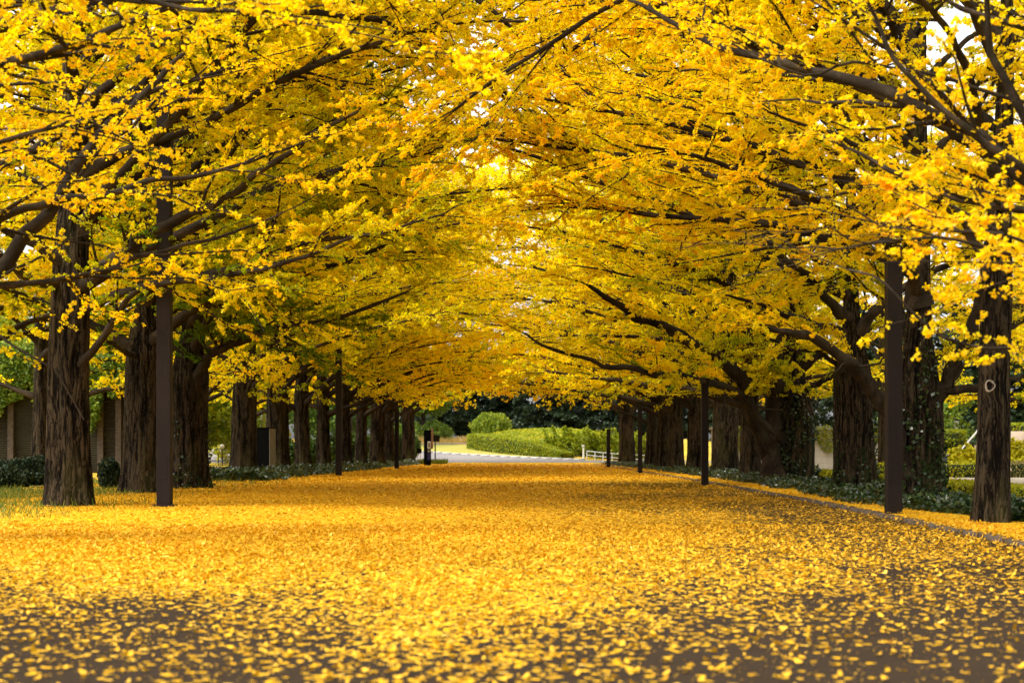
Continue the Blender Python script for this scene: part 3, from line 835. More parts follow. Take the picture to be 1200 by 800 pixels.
# fallen leaves, blade by blade
def fallen():
    rng = np.random.default_rng(9)
    parts = []
    for y0, y1, dens, size, shp in ((6.6, 13, 800, .028, 'fan'), (13, 24, 680, .032, 'fan'), (6.6, 18, 420, .011, 'kite'), (24, 45, 230, .042, 'kite'), (45, 80, 95, .066, 'kite'), (80, 132, 36, .10, 'kite')):
        half = .34 * y1 + 1
        n = int((y1 - y0) * 2 * half * dens)
        y = y0 + (y1 - y0) * rng.random(n); x = rng.uniform(-half, half, n)
        s_ = (np.abs(x + .1) < .335 * y + .5) & (x < np.minimum(kerb_x(y) + .9, 99)) & (x > -14)
        x, y = x[s_], y[s_]
        c = cover(x, y)
        c = np.maximum(c, .30) if size < .02 else c
        c = np.where(x > kerb_x(y) - .05, .42, c)
        c = np.where(x < -7, c * np.clip(1 - (-7 - x) / 5, .25, 1), c)
        cl = vnoise(np.stack([x * 3.2, y * 3.2, x * 0], 1), 31)
        s_ = rng.random(len(x)) < c * np.clip(.15 + 1.7 * cl, 0, 1)
        x, y = x[s_], y[s_]
        z = np.where(x > kerb_x(y), .062, .006) + rng.uniform(0, .02, len(x)) * (size / .055)
        C = np.stack([x, y, z], 1)
        up = 1.9 if y0 < 24 else 3.2
        tone = np.clip(rng.beta(2.2, 2.0, len(C)) , 0, 1)
        V, F, t = fans(rng, C, size, np.zeros(3), up, tone, shp, var=(.5, 1.35))
        V[:, 2] = np.maximum(V[:, 2], np.where(V[:, 0] > kerb_x(V[:, 1]), .058, .004))
        parts.append((V, F, t))
    for i, sh in enumerate(('fan', 'kite')):
        g = Geo()
        for j, (V, F, t) in enumerate(parts):
            if (j < 2) == (i == 0): g.add(V, F, t)
        o = link('fallen_leaves', g.mesh('fallen_leaves', M['fallen']))
        tag(o, ['single fan shaped yellow ginkgo leaves scattered on the near asphalt', 'thick yellow carpet of ginkgo leaves along the far avenue'][i], 'leaves', kind='stuff')
fallen()

# grass on the left verge
def grass():
    rng = np.random.default_rng(10)
    n = 42000
    y = 24 + 40 * rng.random(n) ** 1.3; x = -7.2 - 13 * rng.random(n) ** .8
    cl = vnoise(np.stack([x * .8, y * .5, x * 0], 1), 55)
    edge = smooth(-7.0, -10.5, x + .10 * (y - 30))
    s_ = rng.random(n) < np.clip((cl - .42) * 3.2, 0, 1) * (.25 + .75 * edge)
    x, y = x[s_], y[s_]; n = len(x)
    d = np.stack([rng.normal(0, .5, n), rng.normal(0, .5, n), np.full(n, 1.)], 1)
    C = np.stack([x, y, np.zeros(n)], 1)
    g = Geo()
    dd = unit(d); t = unit(np.cross(dd, np.array([0, 1., 0]) + rng.normal(0, .4, (n, 3)))); h = (rng.uniform(.05, .19, n) * (.5 + cl[s_]))[:, None]
    w = .008
    V = np.stack([C - t * w, C + t * w, C + dd * h + t * w * .3 + np.array([0, 0, -.2]) * h * .3, C + dd * h - t * w * .3 + np.array([0, 0, -.2]) * h * .3], 1).reshape(-1, 3)
    F = np.arange(n)[:, None] * 4 + np.array([[0, 1, 2, 3]])
    o = link('grass', np_mesh('grass', V, F, M['grass'], False, {'tone': np.repeat(np.clip(rng.normal(.6, .25, n), 0, 1), 4)}))
    tag(o, 'rough grass growing through fallen leaves on the left verge', 'grass', kind='stuff')
grass()

# ------------------------------------------------------------------ posts
def post(px, py, w, h, label, mat='steel'):
    d = FPX * CH / (py - VY); x = (px - VX) * d / FPX; z = float(gz(x, d))
    r = empty('lamp_post', (x, d, z), 0, label, 'post', 'brown square posts along the avenue')
    bevel_box('shaft', (-w / 2, -w / 2, -.05), (w / 2, w / 2, h), M[mat], r, .012)
    bevel_box('base_plate', (-w * .82, -w * .82, -.02), (w * .82, w * .82, .035), M[mat], r, .006)
    bevel_box('cap', (-w / 2 - .008, -w / 2 - .008, h + .003), (w / 2 + .008, w / 2 + .008, h + .03), M[mat], r, .006)
    bevel_box('door', (-w * .32, -w / 2 - .006, .55), (w * .32, -w / 2 - .001, .95), M[mat], r, .002)
    return r
post(1047, 604.6, .25, 4.25, 'nearest brown square post on the kerb side, in front of the forked ivy tree')
post(826, 569, .215, 3.3, 'second brown post on the kerb side, crossed at its top by a long limb')
post(750, 554, .22, 3.25, 'third brown post on the kerb side, among far trunks')
post(713, 547.6, .24, 2.5, 'last brown post on the kerb side, beside the white railing')
post(193, 593, .275, 8.4, 'tall brown square post on the left verge before two dark trunks')
post(397, 557.5, .27, 5.5, 'second brown post of the left side, just past the black cabinet')
post(465, 549.5, .26, 3.6, 'third brown post of the left side, rusty and narrow')
o = post(501, 545.5, .52, 2.6, 'last left post carrying pale and blue notices beside the far road', 'black')
bevel_box('side_panel', (.275, -.24, 1.25), (.42, -.1, 2.75), M['rust'], o, .005)
bevel_box('notice', (.02, -.30, 1.28), (.25, -.272, 1.78), M['white'], o, .004); bevel_box('notice_sheet', (.05, -.312, 1.34), (.22, -.304, 1.72), M['greyface'], o, .002)
bevel_box('notice', (.02, -.30, .98), (.25, -.272, 1.2), M['greyface'], o, .004)
bevel_box('blue_notice', (0, -.30, .42), (.26, -.272, .92), M['blue'], o, .004)

# sign board by the far road
d = 133.; x = (510 - VX) * d / FPX
r = empty('sign_board', (x, d, gz(x, d)), 0, 'dark sign board on a thin post by the far road', 'sign')
bevel_box('post', (-.05, -.04, -.05), (.05, .04, 1.75), M['steel'], r, .006)
bevel_box('board', (-.36, -.075, 1.76), (.36, -.045 + .08, 2.3), M['steel'], r, .01)
d = 131.; x = (491 - VX) * d / FPX
r = empty('small_sign', (x, d, gz(x, d)), 0, 'small black sign panel on pale legs beside the last left trunk', 'sign')
for s_ in (-.1, .1): bevel_box('leg', (s_ - .025, -.02, -.05), (s_ + .025, .02, 1.05), M['white'], r, .004)
bevel_box('panel', (-.22, -.05, .92), (.22, -.022, 1.3), M['black'], r, .008)

# cabinet
d = 73.; x = (309 - VX) * d / FPX
r = empty('cabinet', (x, d, 0), R(-18), 'tall black cabinet with a grey side, standing between two left trunks', 'cabinet')
bevel_box('body', (-.42, -.3, 0), (.42, .3, 2.1), M['black'], r, .01)
bevel_box('side_panel', (.423, -.3, 0), (.45, .3, 2.1), M['greyface'], r, .004)
bevel_box('roof', (-.45, -.33, 2.103), (.48, .33, 2.15), M['black'], r, .008)
bevel_box('door', (-.38, -.312, .1), (.38, -.303, 2.0), M['black'], r, .003)

# ------------------------------------------------------------------ left stone wall
def wall_mat():
    m, nt, out = new_mat('stacked_slate')
    tc = nt.nodes.new('ShaderNodeTexCoord'); co = tc.outputs['Object']
    n1 = noise_n(nt, 1.0, 4, .6, co, (1.2, 1.2, 16)); n2 = noise_n(nt, 9, 4, .6, co, (1, 1, 2.2)); n3 = noise_n(nt, .5, 3, .5, co)
    w = node(nt, 'ShaderNodeTexWave', Scale=2.6, Distortion=2.5, Detail=3); w.bands_direction = 'Z'
    nt.links.new(co, w.inputs['Vector'])
    h = math_n(nt, 'MULTIPLY', w.outputs['Fac'], n2)
    c = ramp(nt, math_n(nt, 'ADD', math_n(nt, 'MULTIPLY', n1, .5), math_n(nt, 'MULTIPLY', h, .8)), [(.2, (.004, .003, .0024)), (.5, (.014, .0108, .008)), (.8, (.045, .034, .025))])
    c = mix_c(nt, math_n(nt, 'MULTIPLY', n3, .4), c, (.08, .075, .045))
    principled(nt, out, c, .95, .03, bump_n(nt, h, 1, .06))
    return m
M['slate'] = wall_mat()
WY = 82.
r = empty('stone_wall', (0, WY, 0), 0, 'dark stacked slate wall with paler upright piers behind the left verge', 'wall')
bevel_box('wall_face', (-34, 0, -.1), (-16.6, .7, 4.9), M['slate'], r, .03)
M['pier'] = plain_mat('pier_stone', (.03, .022, .016), (.10, .075, .055), 5, .9, .2, .8, .04, mapscale=(1, 1, 7))
for i, px in enumerate([-30, 14, 46, 119, 140]):
    x = (px - VX) * WY / FPX
    bevel_box('pier', (x - .15, -.28, -.1), (x + .15, -.004, 4.85), M['pier'], r, .03)
bevel_box('coping', (-34.1, -.12, 4.903), (-16.5, .85, 5.05), M['slate'], r, .03)

# ------------------------------------------------------------------ bushes, hedges, trees of the background
def blob_crown(rng, blobs, n, size, tone0, shape='kite', up=.5, inner=.72):
    """leaves spread in the outer part of noisy ellipsoids (c, r(3))"""
    vol = np.array([np.prod(b[1]) ** (2 / 3) for b in blobs]); pr = vol / vol.sum()
    own = rng.choice(len(blobs), n, p=pr)
    c = np.array([b[0] for b in blobs], float)[own]; rr = np.array([b[1] for b in blobs], float)[own]
    d = unit(rng.normal(0, 1, (n, 3)))
    rad = 1 - (1 - inner) * rng.random(n) ** 1.3
    nz = vnoise(d * 2.1 + own[:, None] * 7.3, 4); nz2 = vnoise(d * 5.3 + own[:, None] * 3.1, 5)
    P = c + d * rr * (rad * (.68 + .42 * nz + .22 * nz2))[:, None]
    tone = np.clip(tone0 + .35 * (nz - .5) + .35 * (nz2 - .5) + rng.normal(0, .1, n), 0, 1)
    return fans(rng, P, size, d, up, tone, shape, .6)

def stems(rng, H, r, n, spread):
    P = []
    for i in range(n):
        a = rng.uniform(0, 6.28); s_ = rng.uniform(.3, 1) * spread
        P.append(resample([(0, 0, -.05), (s_ * .3 * math.cos(a), s_ * .3 * math.sin(a), H * .4), (s_ * math.cos(a), s_ * math.sin(a), H)], 8))
    P = np.array(P)
    return tubes(P, np.full((n, 1), r) * np.linspace(1, .25, 8)[None], 7)

def bush(name, loc, size, mat, n, leaf, tone, seed, label, cat, group=None, blobs=None, stem=(.5, .05, 5)):
    rng = np.random.default_rng(seed)
    r = empty(name, loc, 0, label, cat, group)
    sx, sy, sz = size
    if blobs is None:
        blobs = [((rng.uniform(-.45, .45) * sx, rng.uniform(-.45, .45) * sy, sz * rng.uniform(.35, .62)), (sx * rng.uniform(.4, .62), sy * rng.uniform(.4, .62), sz * rng.uniform(.34, .46))) for _ in range(6)]
    V, F, t = blob_crown(rng, blobs, n, leaf, tone)
    s_ = V.reshape(-1, 4, 3)[:, :, 2].min(1) > .02
    F = F[s_]
    link('foliage', np_mesh('foliage', V, F, mat, False, {'tone': t}), r)
    V, F = stems(rng, sz * stem[0], stem[1], stem[2], sx * .5)
    link('stems', np_mesh('stems', V, F, M['darkbark'], True), r)
    return r

def gp(px, d, dz=0.):
    x = (px - VX) * d / FPX
    return (x, d, float(gz(x, d)) + dz)

# vines on the wall
rng = np.random.default_rng(40)
for (px0, px1, k, lab) in ((-40, 62, 8500, 'green creeper hanging over the slate wall near the grassy verge'), (100, 160, 5200, 'green creeper spilling over the slate wall beside the big furrowed trunk')):
    n = k
    x = rng.uniform((px0 - VX) * WY / FPX, (px1 - VX) * WY / FPX, n)
    hang = 1.3 + 2.6 * vnoise(np.stack([x * 2.6, x * 0, x * 0], 1), 8)
    z = 6.1 + .9 * vnoise(np.stack([x * 1.3, x * 0, x * 0], 1), 9) - (hang + .6) * rng.random(n) ** .8
    y = WY - .15 - .45 * rng.random(n) - .4 * vnoise(np.stack([x, z, x * 0], 1), 10) + np.where(z > 5.1, rng.uniform(-.2, 1, n), 0)
    V, F, t = fans(rng, np.stack([x, y, z], 1), .15, np.array([0, -.5, -.6]), .5, np.clip(rng.normal(.6, .22, n), 0, 1), 'kite')
    o = link('creeper', np_mesh('creeper', V, F, M['bush'], False, {'tone': t}))
    tag(o, lab, 'creeper')

bush('shrub', gp(30, 50), (1.6, 1.0, .95), M['dark'], 9000, .09, .5, 41, 'low dark juniper shrub at the foot of the slate wall', 'shrub')
bush('shrub', gp(122, 47), (.55, .5, .85), M['dark'], 3600, .08, .5, 42, 'small dark shrub behind the big furrowed trunk', 'shrub')
bush('shrub', gp(-6, 46), (.9, .8, .7), M['dark'], 4000, .08, .6, 43, 'small dark shrub at the open end of the grass verge', 'shrub')

for i, (px, d, sx, sz, lab) in enumerate([(352, 104, 2.4, 1.9, 'dark bushy shrub behind the second pair of trunks past the black cabinet'), (392, 112, 2.6, 2.2, 'dark bushy shrub behind the second left post'),
        (428, 120, 2.6, 2.3, 'dark bushy shrub behind the trunks between second and third left posts'), (455, 131, 2.4, 2.4, 'dark bushy shrub behind the third left post'), (472, 137, 1.5, 2.2, 'dark bushy shrub behind the last left trunk')]):
    bush('shrub', gp(px, d), (sx, 1.4, sz), M['bush'], 5200, .17, .2, 170 + i, lab, 'shrub', 'dark shrubs behind the left row')

def broadleaf(kind, loc, H, rad, mat, n, leaf, tone, seed, label, group='background trees beyond the avenue', low=.25):
    rng = np.random.default_rng(seed)
    r = empty('broadleaf_tree', loc, 0, label, 'tree', group)
    V, F, ridge, ax, pf = trunk_mesh(rng, .16 + .012 * H, H * .8, (0, 0), 'far', seed)
    link('trunk', np_mesh('trunk', V, F, M['darkbark'], True, {'ridge': ridge}), r)
    g = Geo()
    ends = []
    for i in range(9):
        a = i * 2.4 + rng.uniform(-.3, .3); h = H * rng.uniform(.22, .6); L = rad * rng.uniform(.6, .95)
        p = [(0, 0, h), (L * .5 * math.cos(a), L * .5 * math.sin(a), h + L * .45), (L * math.cos(a), L * math.sin(a), h + L * .7)]
        P = resample(p, 8); v, f = tubes(P[None], np.linspace(.09, .02, 8)[None], 6); g.add(v, f, .4)
        ends.append(P[-1])
    link('limb', g.mesh('limb', M['darkbark'], True, 'ridge'), r)
    blobs = [(e, (rad * rng.uniform(.3, .5), rad * rng.uniform(.3, .5), rad * rng.uniform(.24, .36))) for e in ends]
    blobs += [((rng.normal(0, rad * .3), rng.normal(0, rad * .3), H * rng.uniform(low + .2, .92)), (rad * rng.uniform(.4, .6), rad * rng.uniform(.4, .6), rad * rng.uniform(.3, .45))) for _ in range(7)]
    blobs += [((rad * .7 * math.cos(a), rad * .7 * math.sin(a), H * low * rng.uniform(.9, 1.4)), (rad * .4, rad * .4, rad * .33)) for a in rng.uniform(0, 6.28, 6)]
    V, F, t = blob_crown(rng, blobs, n, leaf, tone, inner=.55)
    link('crown', np_mesh('crown', V, F, mat, False, {'tone': t}), r)
    return r

def conifer(loc, H, rad, n, leaf, seed, label, mat='dark', tone=.4):
    rng = np.random.default_rng(seed)
    r = empty('conifer_tree', loc, 0, label, 'tree', 'dark conifers beyond the garden')
    V, F, ridge, ax, pf = trunk_mesh(rng, .28, H, (0, 0), 'far', seed)
    link('trunk', np_mesh('trunk', V, F, M['darkbark'], True, {'ridge': ridge}), r)
    nb = 120
    h = H * (.08 + .9 * rng.random(nb)); a = rng.uniform(0, 6.28, nb)
    L = rad * (1.05 - h / H) ** .8 * rng.uniform(.65, 1.1, nb)
    own = rng.choice(nb, n, p=(L + .2) / (L + .2).sum())
    u = rng.random(n) ** .7
    ln = L[own] * u
    side = rng.normal(0, .16, n) * L[own] * (1.15 - u)
    z = h[own] - .22 * ln * u + rng.normal(0, .10, n) - .25 * rng.random(n)
    P = np.stack([ln * np.cos(a[own]) - side * np.sin(a[own]), ln * np.sin(a[own]) + side * np.cos(a[own]), z], 1)
    d = np.stack([np.cos(a[own]), np.sin(a[own]), np.full(n, -.3)], 1)
    V, F, t = fans(rng, P, leaf, d, .9, np.clip(tone + rng.normal(0, .15, n) + .3 * (rng.random(nb)[own] - .5), 0, 1), 'kite', .5)
    link('crown', np_mesh('crown', V, F, M[mat], False, {'tone': t}), r)
    return r

# far left beyond the wall
broadleaf(0, gp(-40, 104), 9.5, 4.5, M['lime'], 14000, .26, .72, 51, 'yellow green tree standing furthest out behind the slate wall')
broadleaf(0, gp(60, 100), 10, 4.6, M['lime'], 14000, .26, .75, 52, 'sunny yellow green tree behind the middle of the slate wall')
broadleaf(0, gp(150, 106), 10, 4.6, M['lime'], 14000, .26, .85, 53, 'yellowest tree behind the slate wall, above the creeper')
broadleaf(0, gp(235, 125), 9, 4.8, M['lime'], 14000, .26, .55, 54, 'green tree seen in the gap between dark left trunks')
broadleaf(0, gp(275, 136), 8.5, 4.6, M['lime'], 14000, .26, .8, 55, 'yellowish tree with grey stems beyond the small white lamp', low=.18)
broadleaf(0, gp(330, 150), 11, 5.6, M['bush'], 14000, .3, .5, 56, 'dull green tree behind the black cabinet gap')
broadleaf(0, gp(410, 165), 12, 6.0, M['bush'], 14000, .34, .5, 57, 'green tree behind the far left trunks')
# centre
broadleaf(0, gp(496, 178), 8.0, 3.2, M['bush'], 12000, .22, .62, 58, 'light green tree at the bend of the far road, behind the notice post', low=.12)
bush('shrub', gp(580, 184), (2.6, 2.2, 3.6), M['lime'], 16000, .18, .42, 59, 'large rounded green shrub behind the clipped hedge', 'shrub')
for i, (px, d, H, rd, lab) in enumerate([
    (440, 235, 17, 6.5, 'dark conifer behind the far left trunks'), (520, 228, 15, 6, 'dark conifer over the bend of the far road'),
    (552, 240, 17, 6.5, 'dark conifer rising behind the left side of the rounded shrub'), (598, 236, 16, 6.5, 'dark conifer behind the right shoulder of the rounded shrub'),
    (640, 228, 16, 6.5, 'dark conifer standing over the middle of the mound'), (682, 238, 18, 7, 'dark conifer over the right end of the mound'),
    (722, 226, 16, 6.5, 'dark conifer behind the spreading junipers'), (770, 236, 17, 7, 'dark conifer behind the far right trunks'), (820, 240, 17, 7, 'dark conifer behind the second right post')]):
    conifer(gp(px, d), H, rd, 15000, .42, 70 + i, lab)
broadleaf(0, gp(1090, 128), 6.8, 3.2, M['bush'], 9000, .22, .62, 91, 'pale green small tree beside the garden steps', low=.12)
for i, (px, d, H, rd, lab) in enumerate([(1010, 165, 15, 6.5, 'dark conifer behind the pale garden wall'), (1075, 158, 14, 6, 'blue green conifer left of the garden steps'),
    (1120, 170, 17, 7, 'tall dark conifer above the garden steps'), (1155, 150, 14, 6, 'dark conifer hidden behind the scarred trunk'), (1195, 160, 16, 6.5, 'dark conifer above the bright clipped hedge'),
    (1240, 150, 15, 6.5, 'dark conifer at the open edge of the garden'), (940, 175, 16, 6.5, 'dark conifer behind the double trunked ginkgo'), (885, 185, 16, 6.5, 'dark conifer seen past the narrow ginkgo trunk')]):
    conifer(gp(px, d), H, rd, 13000, .36, 100 + i, lab, tone=.5)

# hedges
def hedge(name, pts, w, h, mat, seed, label, dens=260, leaf=.06, tone=.5, cat='hedge', group=None, zf=None):
    """clipped hedge along a ground polyline (x,y); h: height or heights"""
    rng = np.random.default_rng(seed)
    p = np.array(pts, float); k = 40
    q = resample(np.column_stack([p, np.zeros(len(p))]), k)[:, :2]
    hs = np.interp(np.linspace(0, 1, k), np.linspace(0, 1, len(np.atleast_1d(h))), np.atleast_1d(h))
    tg = np.gradient(q, axis=0); tg = tg / np.linalg.norm(tg, axis=1)[:, None]; nm = np.stack([-tg[:, 1], tg[:, 0]], 1)
    z0 = gz(q[:, 0], q[:, 1])
    g = Geo()
    prof = [(-.46, 0), (-.46, .90), (-.38, .95), (.38, .95), (.46, .90), (.46, 0)]
    V = np.stack([np.column_stack([q + nm * (a * w), z0 + b * hs - .02 * (b == 0)]) for a, b in prof], 1).reshape(-1, 3)
    m = len(prof)
    F = [(i * m + j, (i + 1) * m + j, (i + 1) * m + j + 1, i * m + j + 1) for i in range(k - 1) for j in range(m - 1)]
    F += [(0, 1, 4, 5), (1, 2, 3, 4)] + [tuple((k - 1) * m + j for j in (5, 4, 1, 0)), tuple((k - 1) * m + j for j in (4, 3, 2, 1))]
    g.add(V, F, 0., 1)
    seg = np.linalg.norm(np.diff(q, axis=0), axis=1); L = seg.sum()
    per = 2 * hs.mean() + w
    n = int(L * per * dens)
    s_ = rng.random(n) * (k - 1); i = np.minimum(s_.astype(int), k - 2); f = (s_ - i)[:, None]
    c = q[i] * (1 - f) + q[i + 1] * f; nn = nm[i]; hh = np.interp(s_, np.arange(k), hs)
    u = rng.random(n) * per
    hm = hs.mean()
    side = np.where(u < hm, -1, np.where(u < hm + w, 0, 1))
    off = np.where(side == 0, (rng.random(n) - .5) * w, side * w * .5 + rng.normal(0, .018, n))
    zz = np.where(side == 0, hh + rng.normal(0, .022, n), rng.random(n) * hh)
    # ends
    e = rng.random(n) < .5 * w / L
    P = np.column_stack([c + nn * off[:, None], gz(c[:, 0], c[:, 1]) + zz])
    d = np.column_stack([nn * side[:, None], (side == 0) * 1.0 + .2])
    ne = int(w * hs.mean() * dens * 1.6) + 8
    for a_, s2 in ((0, -1), (k - 1, 1)):
        Pe = np.column_stack([q[a_] + nm[a_] * rng.uniform(-.5, .5, (ne, 1)) * w + tg[a_] * (s2 * .03 + rng.normal(0, .02, (ne, 1))), gz(np.full(ne, q[a_][0]), np.full(ne, q[a_][1])) + rng.random(ne) * hs[a_]])
        P = np.vstack([P, Pe]); d = np.vstack([d, np.tile([*(tg[a_] * s2), .2], (ne, 1))])
    n = len(P)
    tn = np.clip(tone + .3 * (vnoise(P * 2.5, seed) - .5) + rng.normal(0, .12, n), 0, 1)
    Vl, Fl, t = fans(rng, P, leaf, d, .4, tn, 'kite', .6)
    g.add(Vl, Fl, t, 0)
    o = link(name, g.mesh(name, [mat, M['hedgecore']]))
    return tag(o, label, cat, group)

hedge('clipped_hedge', [(9.7, 26), (10.2, 34), (10.6, 46), (11.4, 64)], .75, .38, M['hedge'], 1, 'low clipped hedge running along the bank behind the right trunks', 420, .05, .88)
hedge('clipped_hedge', [(15.5, 68.5), (19, 68), (20.8, 67.5)], .8, .55, M['hedge'], 2, 'low clipped green hedge on the far edge of the pale court', 200, .07, .85)
hedge('clipped_hedge', [(21.0, 67), (25, 65.5), (31, 64)], .8, .6, M['brownhedge'], 3, 'low brownish clipped hedge beside the scarred trunk, across the court', 200, .07, .4)
hedge('clipped_hedge', [(30.0, 101), (34, 100), (40, 99)], 3.5, 2.7, M['hedge'], 4, 'tall bright clipped hedge in the garden before the dark conifers', 90, .13, .75)
hedge('clipped_hedge', [(26, 100), (27.4, 99.5), (28.2, 99.3)], 2.4, 2.3, M['hedge'], 5, 'rounded clipped hedge at the foot of the garden steps', 90, .13, .6)

# junipers: flat feathery sprays
def juniper(loc, sx, sy, sz, n, seed, label, tone=.6):
    rng = np.random.default_rng(seed)
    r = empty('juniper', loc, 0, label, 'shrub', 'spreading junipers in the garden')
    nb = 60
    a = rng.uniform(0, 6.28, nb); el = rng.uniform(.05, .75, nb); L = rng.uniform(.5, 1, nb)
    b0 = np.stack([rng.normal(0, .25, nb) * sx, rng.normal(0, .25, nb) * sy, np.zeros(nb) + .1], 1)
    tip = b0 + np.stack([np.cos(a) * np.cos(el) * sx * L * .75, np.sin(a) * np.cos(el) * sy * L * .75, np.sin(el) * sz * L * 1.25 + .25 * sz], 1)
    own = rng.integers(0, nb, n); u = rng.random(n) ** .55
    ax = tip[own] - b0[own]
    P = b0[own] + ax * u[:, None] + rng.normal(0, 1, (n, 3)) * np.array([.13, .13, .05]) * sx * .8 * (1.15 - u[:, None])
    P[:, 2] = np.maximum(P[:, 2], .05)
    V, F, t = fans(rng, P, .15, unit(ax), .8, np.clip(tone + .45 * (u - .6) + rng.normal(0, .1, n), 0, 1), 'kite', .35)
    link('foliage', np_mesh('foliage', V, F, M['hedge'], False, {'tone': t}), r)
    Pb = np.stack([b0, (b0 + tip) / 2 + np.array([0, 0, -.04]), tip], 1)
    v, f = tubes(Pb, np.full((nb, 3), .02) * np.array([[1.4, 1, .4]]), 4)
    link('stems', np_mesh('stems', v, f, M['darkbark'], True), r)
    return r
for i, (px, d, sx, sy, sz, lab) in enumerate([
    (1085, 88, 1.9, 1.5, 1.5, 'spreading juniper left of the garden steps'), (1113, 84, 1.8, 1.4, 1.2, 'spreading juniper just below the garden steps'),
    (1138, 80, 1.4, 1.2, 1.3, 'juniper half hidden behind the scarred trunk'), (1186, 82, 1.6, 1.4, 1.5, 'juniper below the bright tall hedge'), (1225, 80, 2, 1.5, 1.7, 'juniper at the open edge of the garden'),
    (1100, 74, 1.6, 1.0, .55, 'lowest juniper spilling to the hedge by the court'), (1125, 73, 1.4, 1.0, .75, 'low juniper touching the green hedge by the court'), (1195, 72, 1.6, 1, .75, 'low juniper above the brownish hedge')]):
    juniper(gp(px, d), sx, sy, sz, 4200, 130 + i, lab, .88)
for i, (px, d, sx, sy, sz, lab) in enumerate([
    (655, 146.5, 2.2, 1.6, 1.7, 'juniper on the mound beside the hedge end'), (684, 145, 2.4, 1.7, 2.3, 'juniper behind the white end post of the railing'), (706, 142, 2.4, 1.7, 2.4, 'juniper behind the middle of the railing'),
    (724, 140, 2.3, 1.6, 2.5, 'juniper behind the last kerb side post'), (668, 152, 2.2, 1.7, 2.4, 'small juniper on the shoulder of the mound'), (742, 138, 2.2, 1.6, 2.2, 'juniper seen past the last right trunk')]):
    juniper(gp(px, d), sx, sy, sz, 8000, 150 + i, lab, .48)

# garden steps with handrail, low block wall, pale court
o = sheet('court', lin(11.2, 60, 2.4), lin(27, 66.5, 2.5), .004, plain_mat('court_gravel', (.30, .25, .19), (.38, .32, .25), 3, .9, .2, .3, .01))
o = sheet('path', lin(8.75, 9.35, .2), lin(18, 36, 1), .012, M['concrete'])
g = Geo()
for k in range(14):
    g.add(*box_q((0, k * .34, -.3), (2.6, k * .34 + .335, .16 * (k + 1))), 0)
st = link('garden_steps', g.mesh('garden_steps', plain_mat('step_stone', (.36, .27, .2), (.46, .36, .27), 5)), None, (*gp(1120, 92)[:2], 0))
st.rotation_euler = (0, 0, R(-38)); tag(st, 'pale pinkish garden steps climbing between junipers', 'steps')
r = empty('handrail', st.location, R(-38), 'white sloping handrail beside the garden steps', 'handrail')
P = np.array([[(0.1, 0, .95), (.1, 2.4, 2.0), (.1, 4.7, 3.15)]]); v, f = tubes(P, np.full((1, 3), .05), 8)
link('rail', np_mesh('rail', v, f, M['white'], True), r)
for k in range(4):
    y = .2 + k * 1.45; zb = .16 * (int(y / .34) + 1)
    v, f = tubes(np.array([[(.1, y, zb - .05), (.1, y, zb + .8)]]), np.full((1, 2), .03), 8); link('post', np_mesh('post', v, f, M['white'], True), r)
x0 = (1092 - VX) * 81 / FPX
o = bevel_box('block_wall', (x0, 81, -.05), (x0 + 1.5, 81.4, .95), plain_mat('grey_block', (.20, .19, .19), (.30, .29, .28), 6), None, .02)
tag(o, 'short low grey block wall between garden junipers', 'wall')
d = 130; q = gp(1120, d)
r = empty('notice_board', q, 0, 'small pale notice board above the garden steps', 'sign')
bevel_box('post', (-.06, -.05, -.05), (.06, .05, 2.6), M['steel'], r, .01); bevel_box('board', (-.2, -.09, 2.61), (.2, -.02, 3.5), M['white'], r, .01)

# pale retaining wall with hanging plants
def ashlar():
    m, nt, out = new_mat('pale_stone_courses')
    tc = nt.nodes.new('ShaderNodeTexCoord')
    mp = nt.nodes.new('ShaderNodeMapping'); mp.inputs['Rotation'].default_value = (R(90), 0, 0); nt.links.new(tc.outputs['Object'], mp.inputs['Vector'])
    b = node(nt, 'ShaderNodeTexBrick', Scale=1.0, Mortar__Size=.02); b.inputs['Brick Width'].default_value = .9; b.inputs['Row Height'].default_value = .38
    b.inputs['Color1'].default_value = (.42, .41, .40, 1); b.inputs['Color2'].default_value = (.50, .49, .48, 1); b.inputs['Mortar'].default_value = (.33, .32, .31, 1)
    nt.links.new(mp.outputs[0], b.inputs['Vector'])
    n = noise_n(nt, 4, 6, .7, tc.outputs['Object']); n2 = noise_n(nt, 1.6, 4, .6, tc.outputs['Object'], (3, 1, .3))
    c = mix_c(nt, math_n(nt, 'MULTIPLY', n, .6), b.outputs['Color'], (.30, .285, .275))
    c = mix_c(nt, math_n(nt, 'MULTIPLY', n2, .45), c, (.62, .60, .60))
    principled(nt, out, c, .9, .2, bump_n(nt, n, .5, .02))
    return m
r = empty('garden_wall', (0, 97, 0), 0, 'pale stone garden wall seen between the right trunks', 'wall')
bevel_box('wall_face', (12.5, 0, -.1), (24.2, .6, 2.35), ashlar(), r, .02)
bevel_box('coping', (12.4, -.08, 2.353), (24.3, .68, 2.5), M['concrete'], r, .02)
rng = np.random.default_rng(44)
n = 5200
x = rng.uniform(12.6, 24.1, n); hang = .5 + 1.2 * vnoise(np.stack([x * 2.2, x * 0, x * 0], 1), 8)
z = 2.62 - hang * rng.random(n) ** .8
V, F, t = fans(rng, np.stack([x, 96.93 - .12 * rng.random(n), z], 1), .10, np.array([0, -.5, -.8]), .4, np.clip(rng.normal(.7, .2, n), 0, 1), 'kite')
tag(link('creeper', np_mesh('creeper', V, F, M['lime'], False, {'tone': t})), 'yellow green creeper trailing down the pale garden wall', 'creeper')

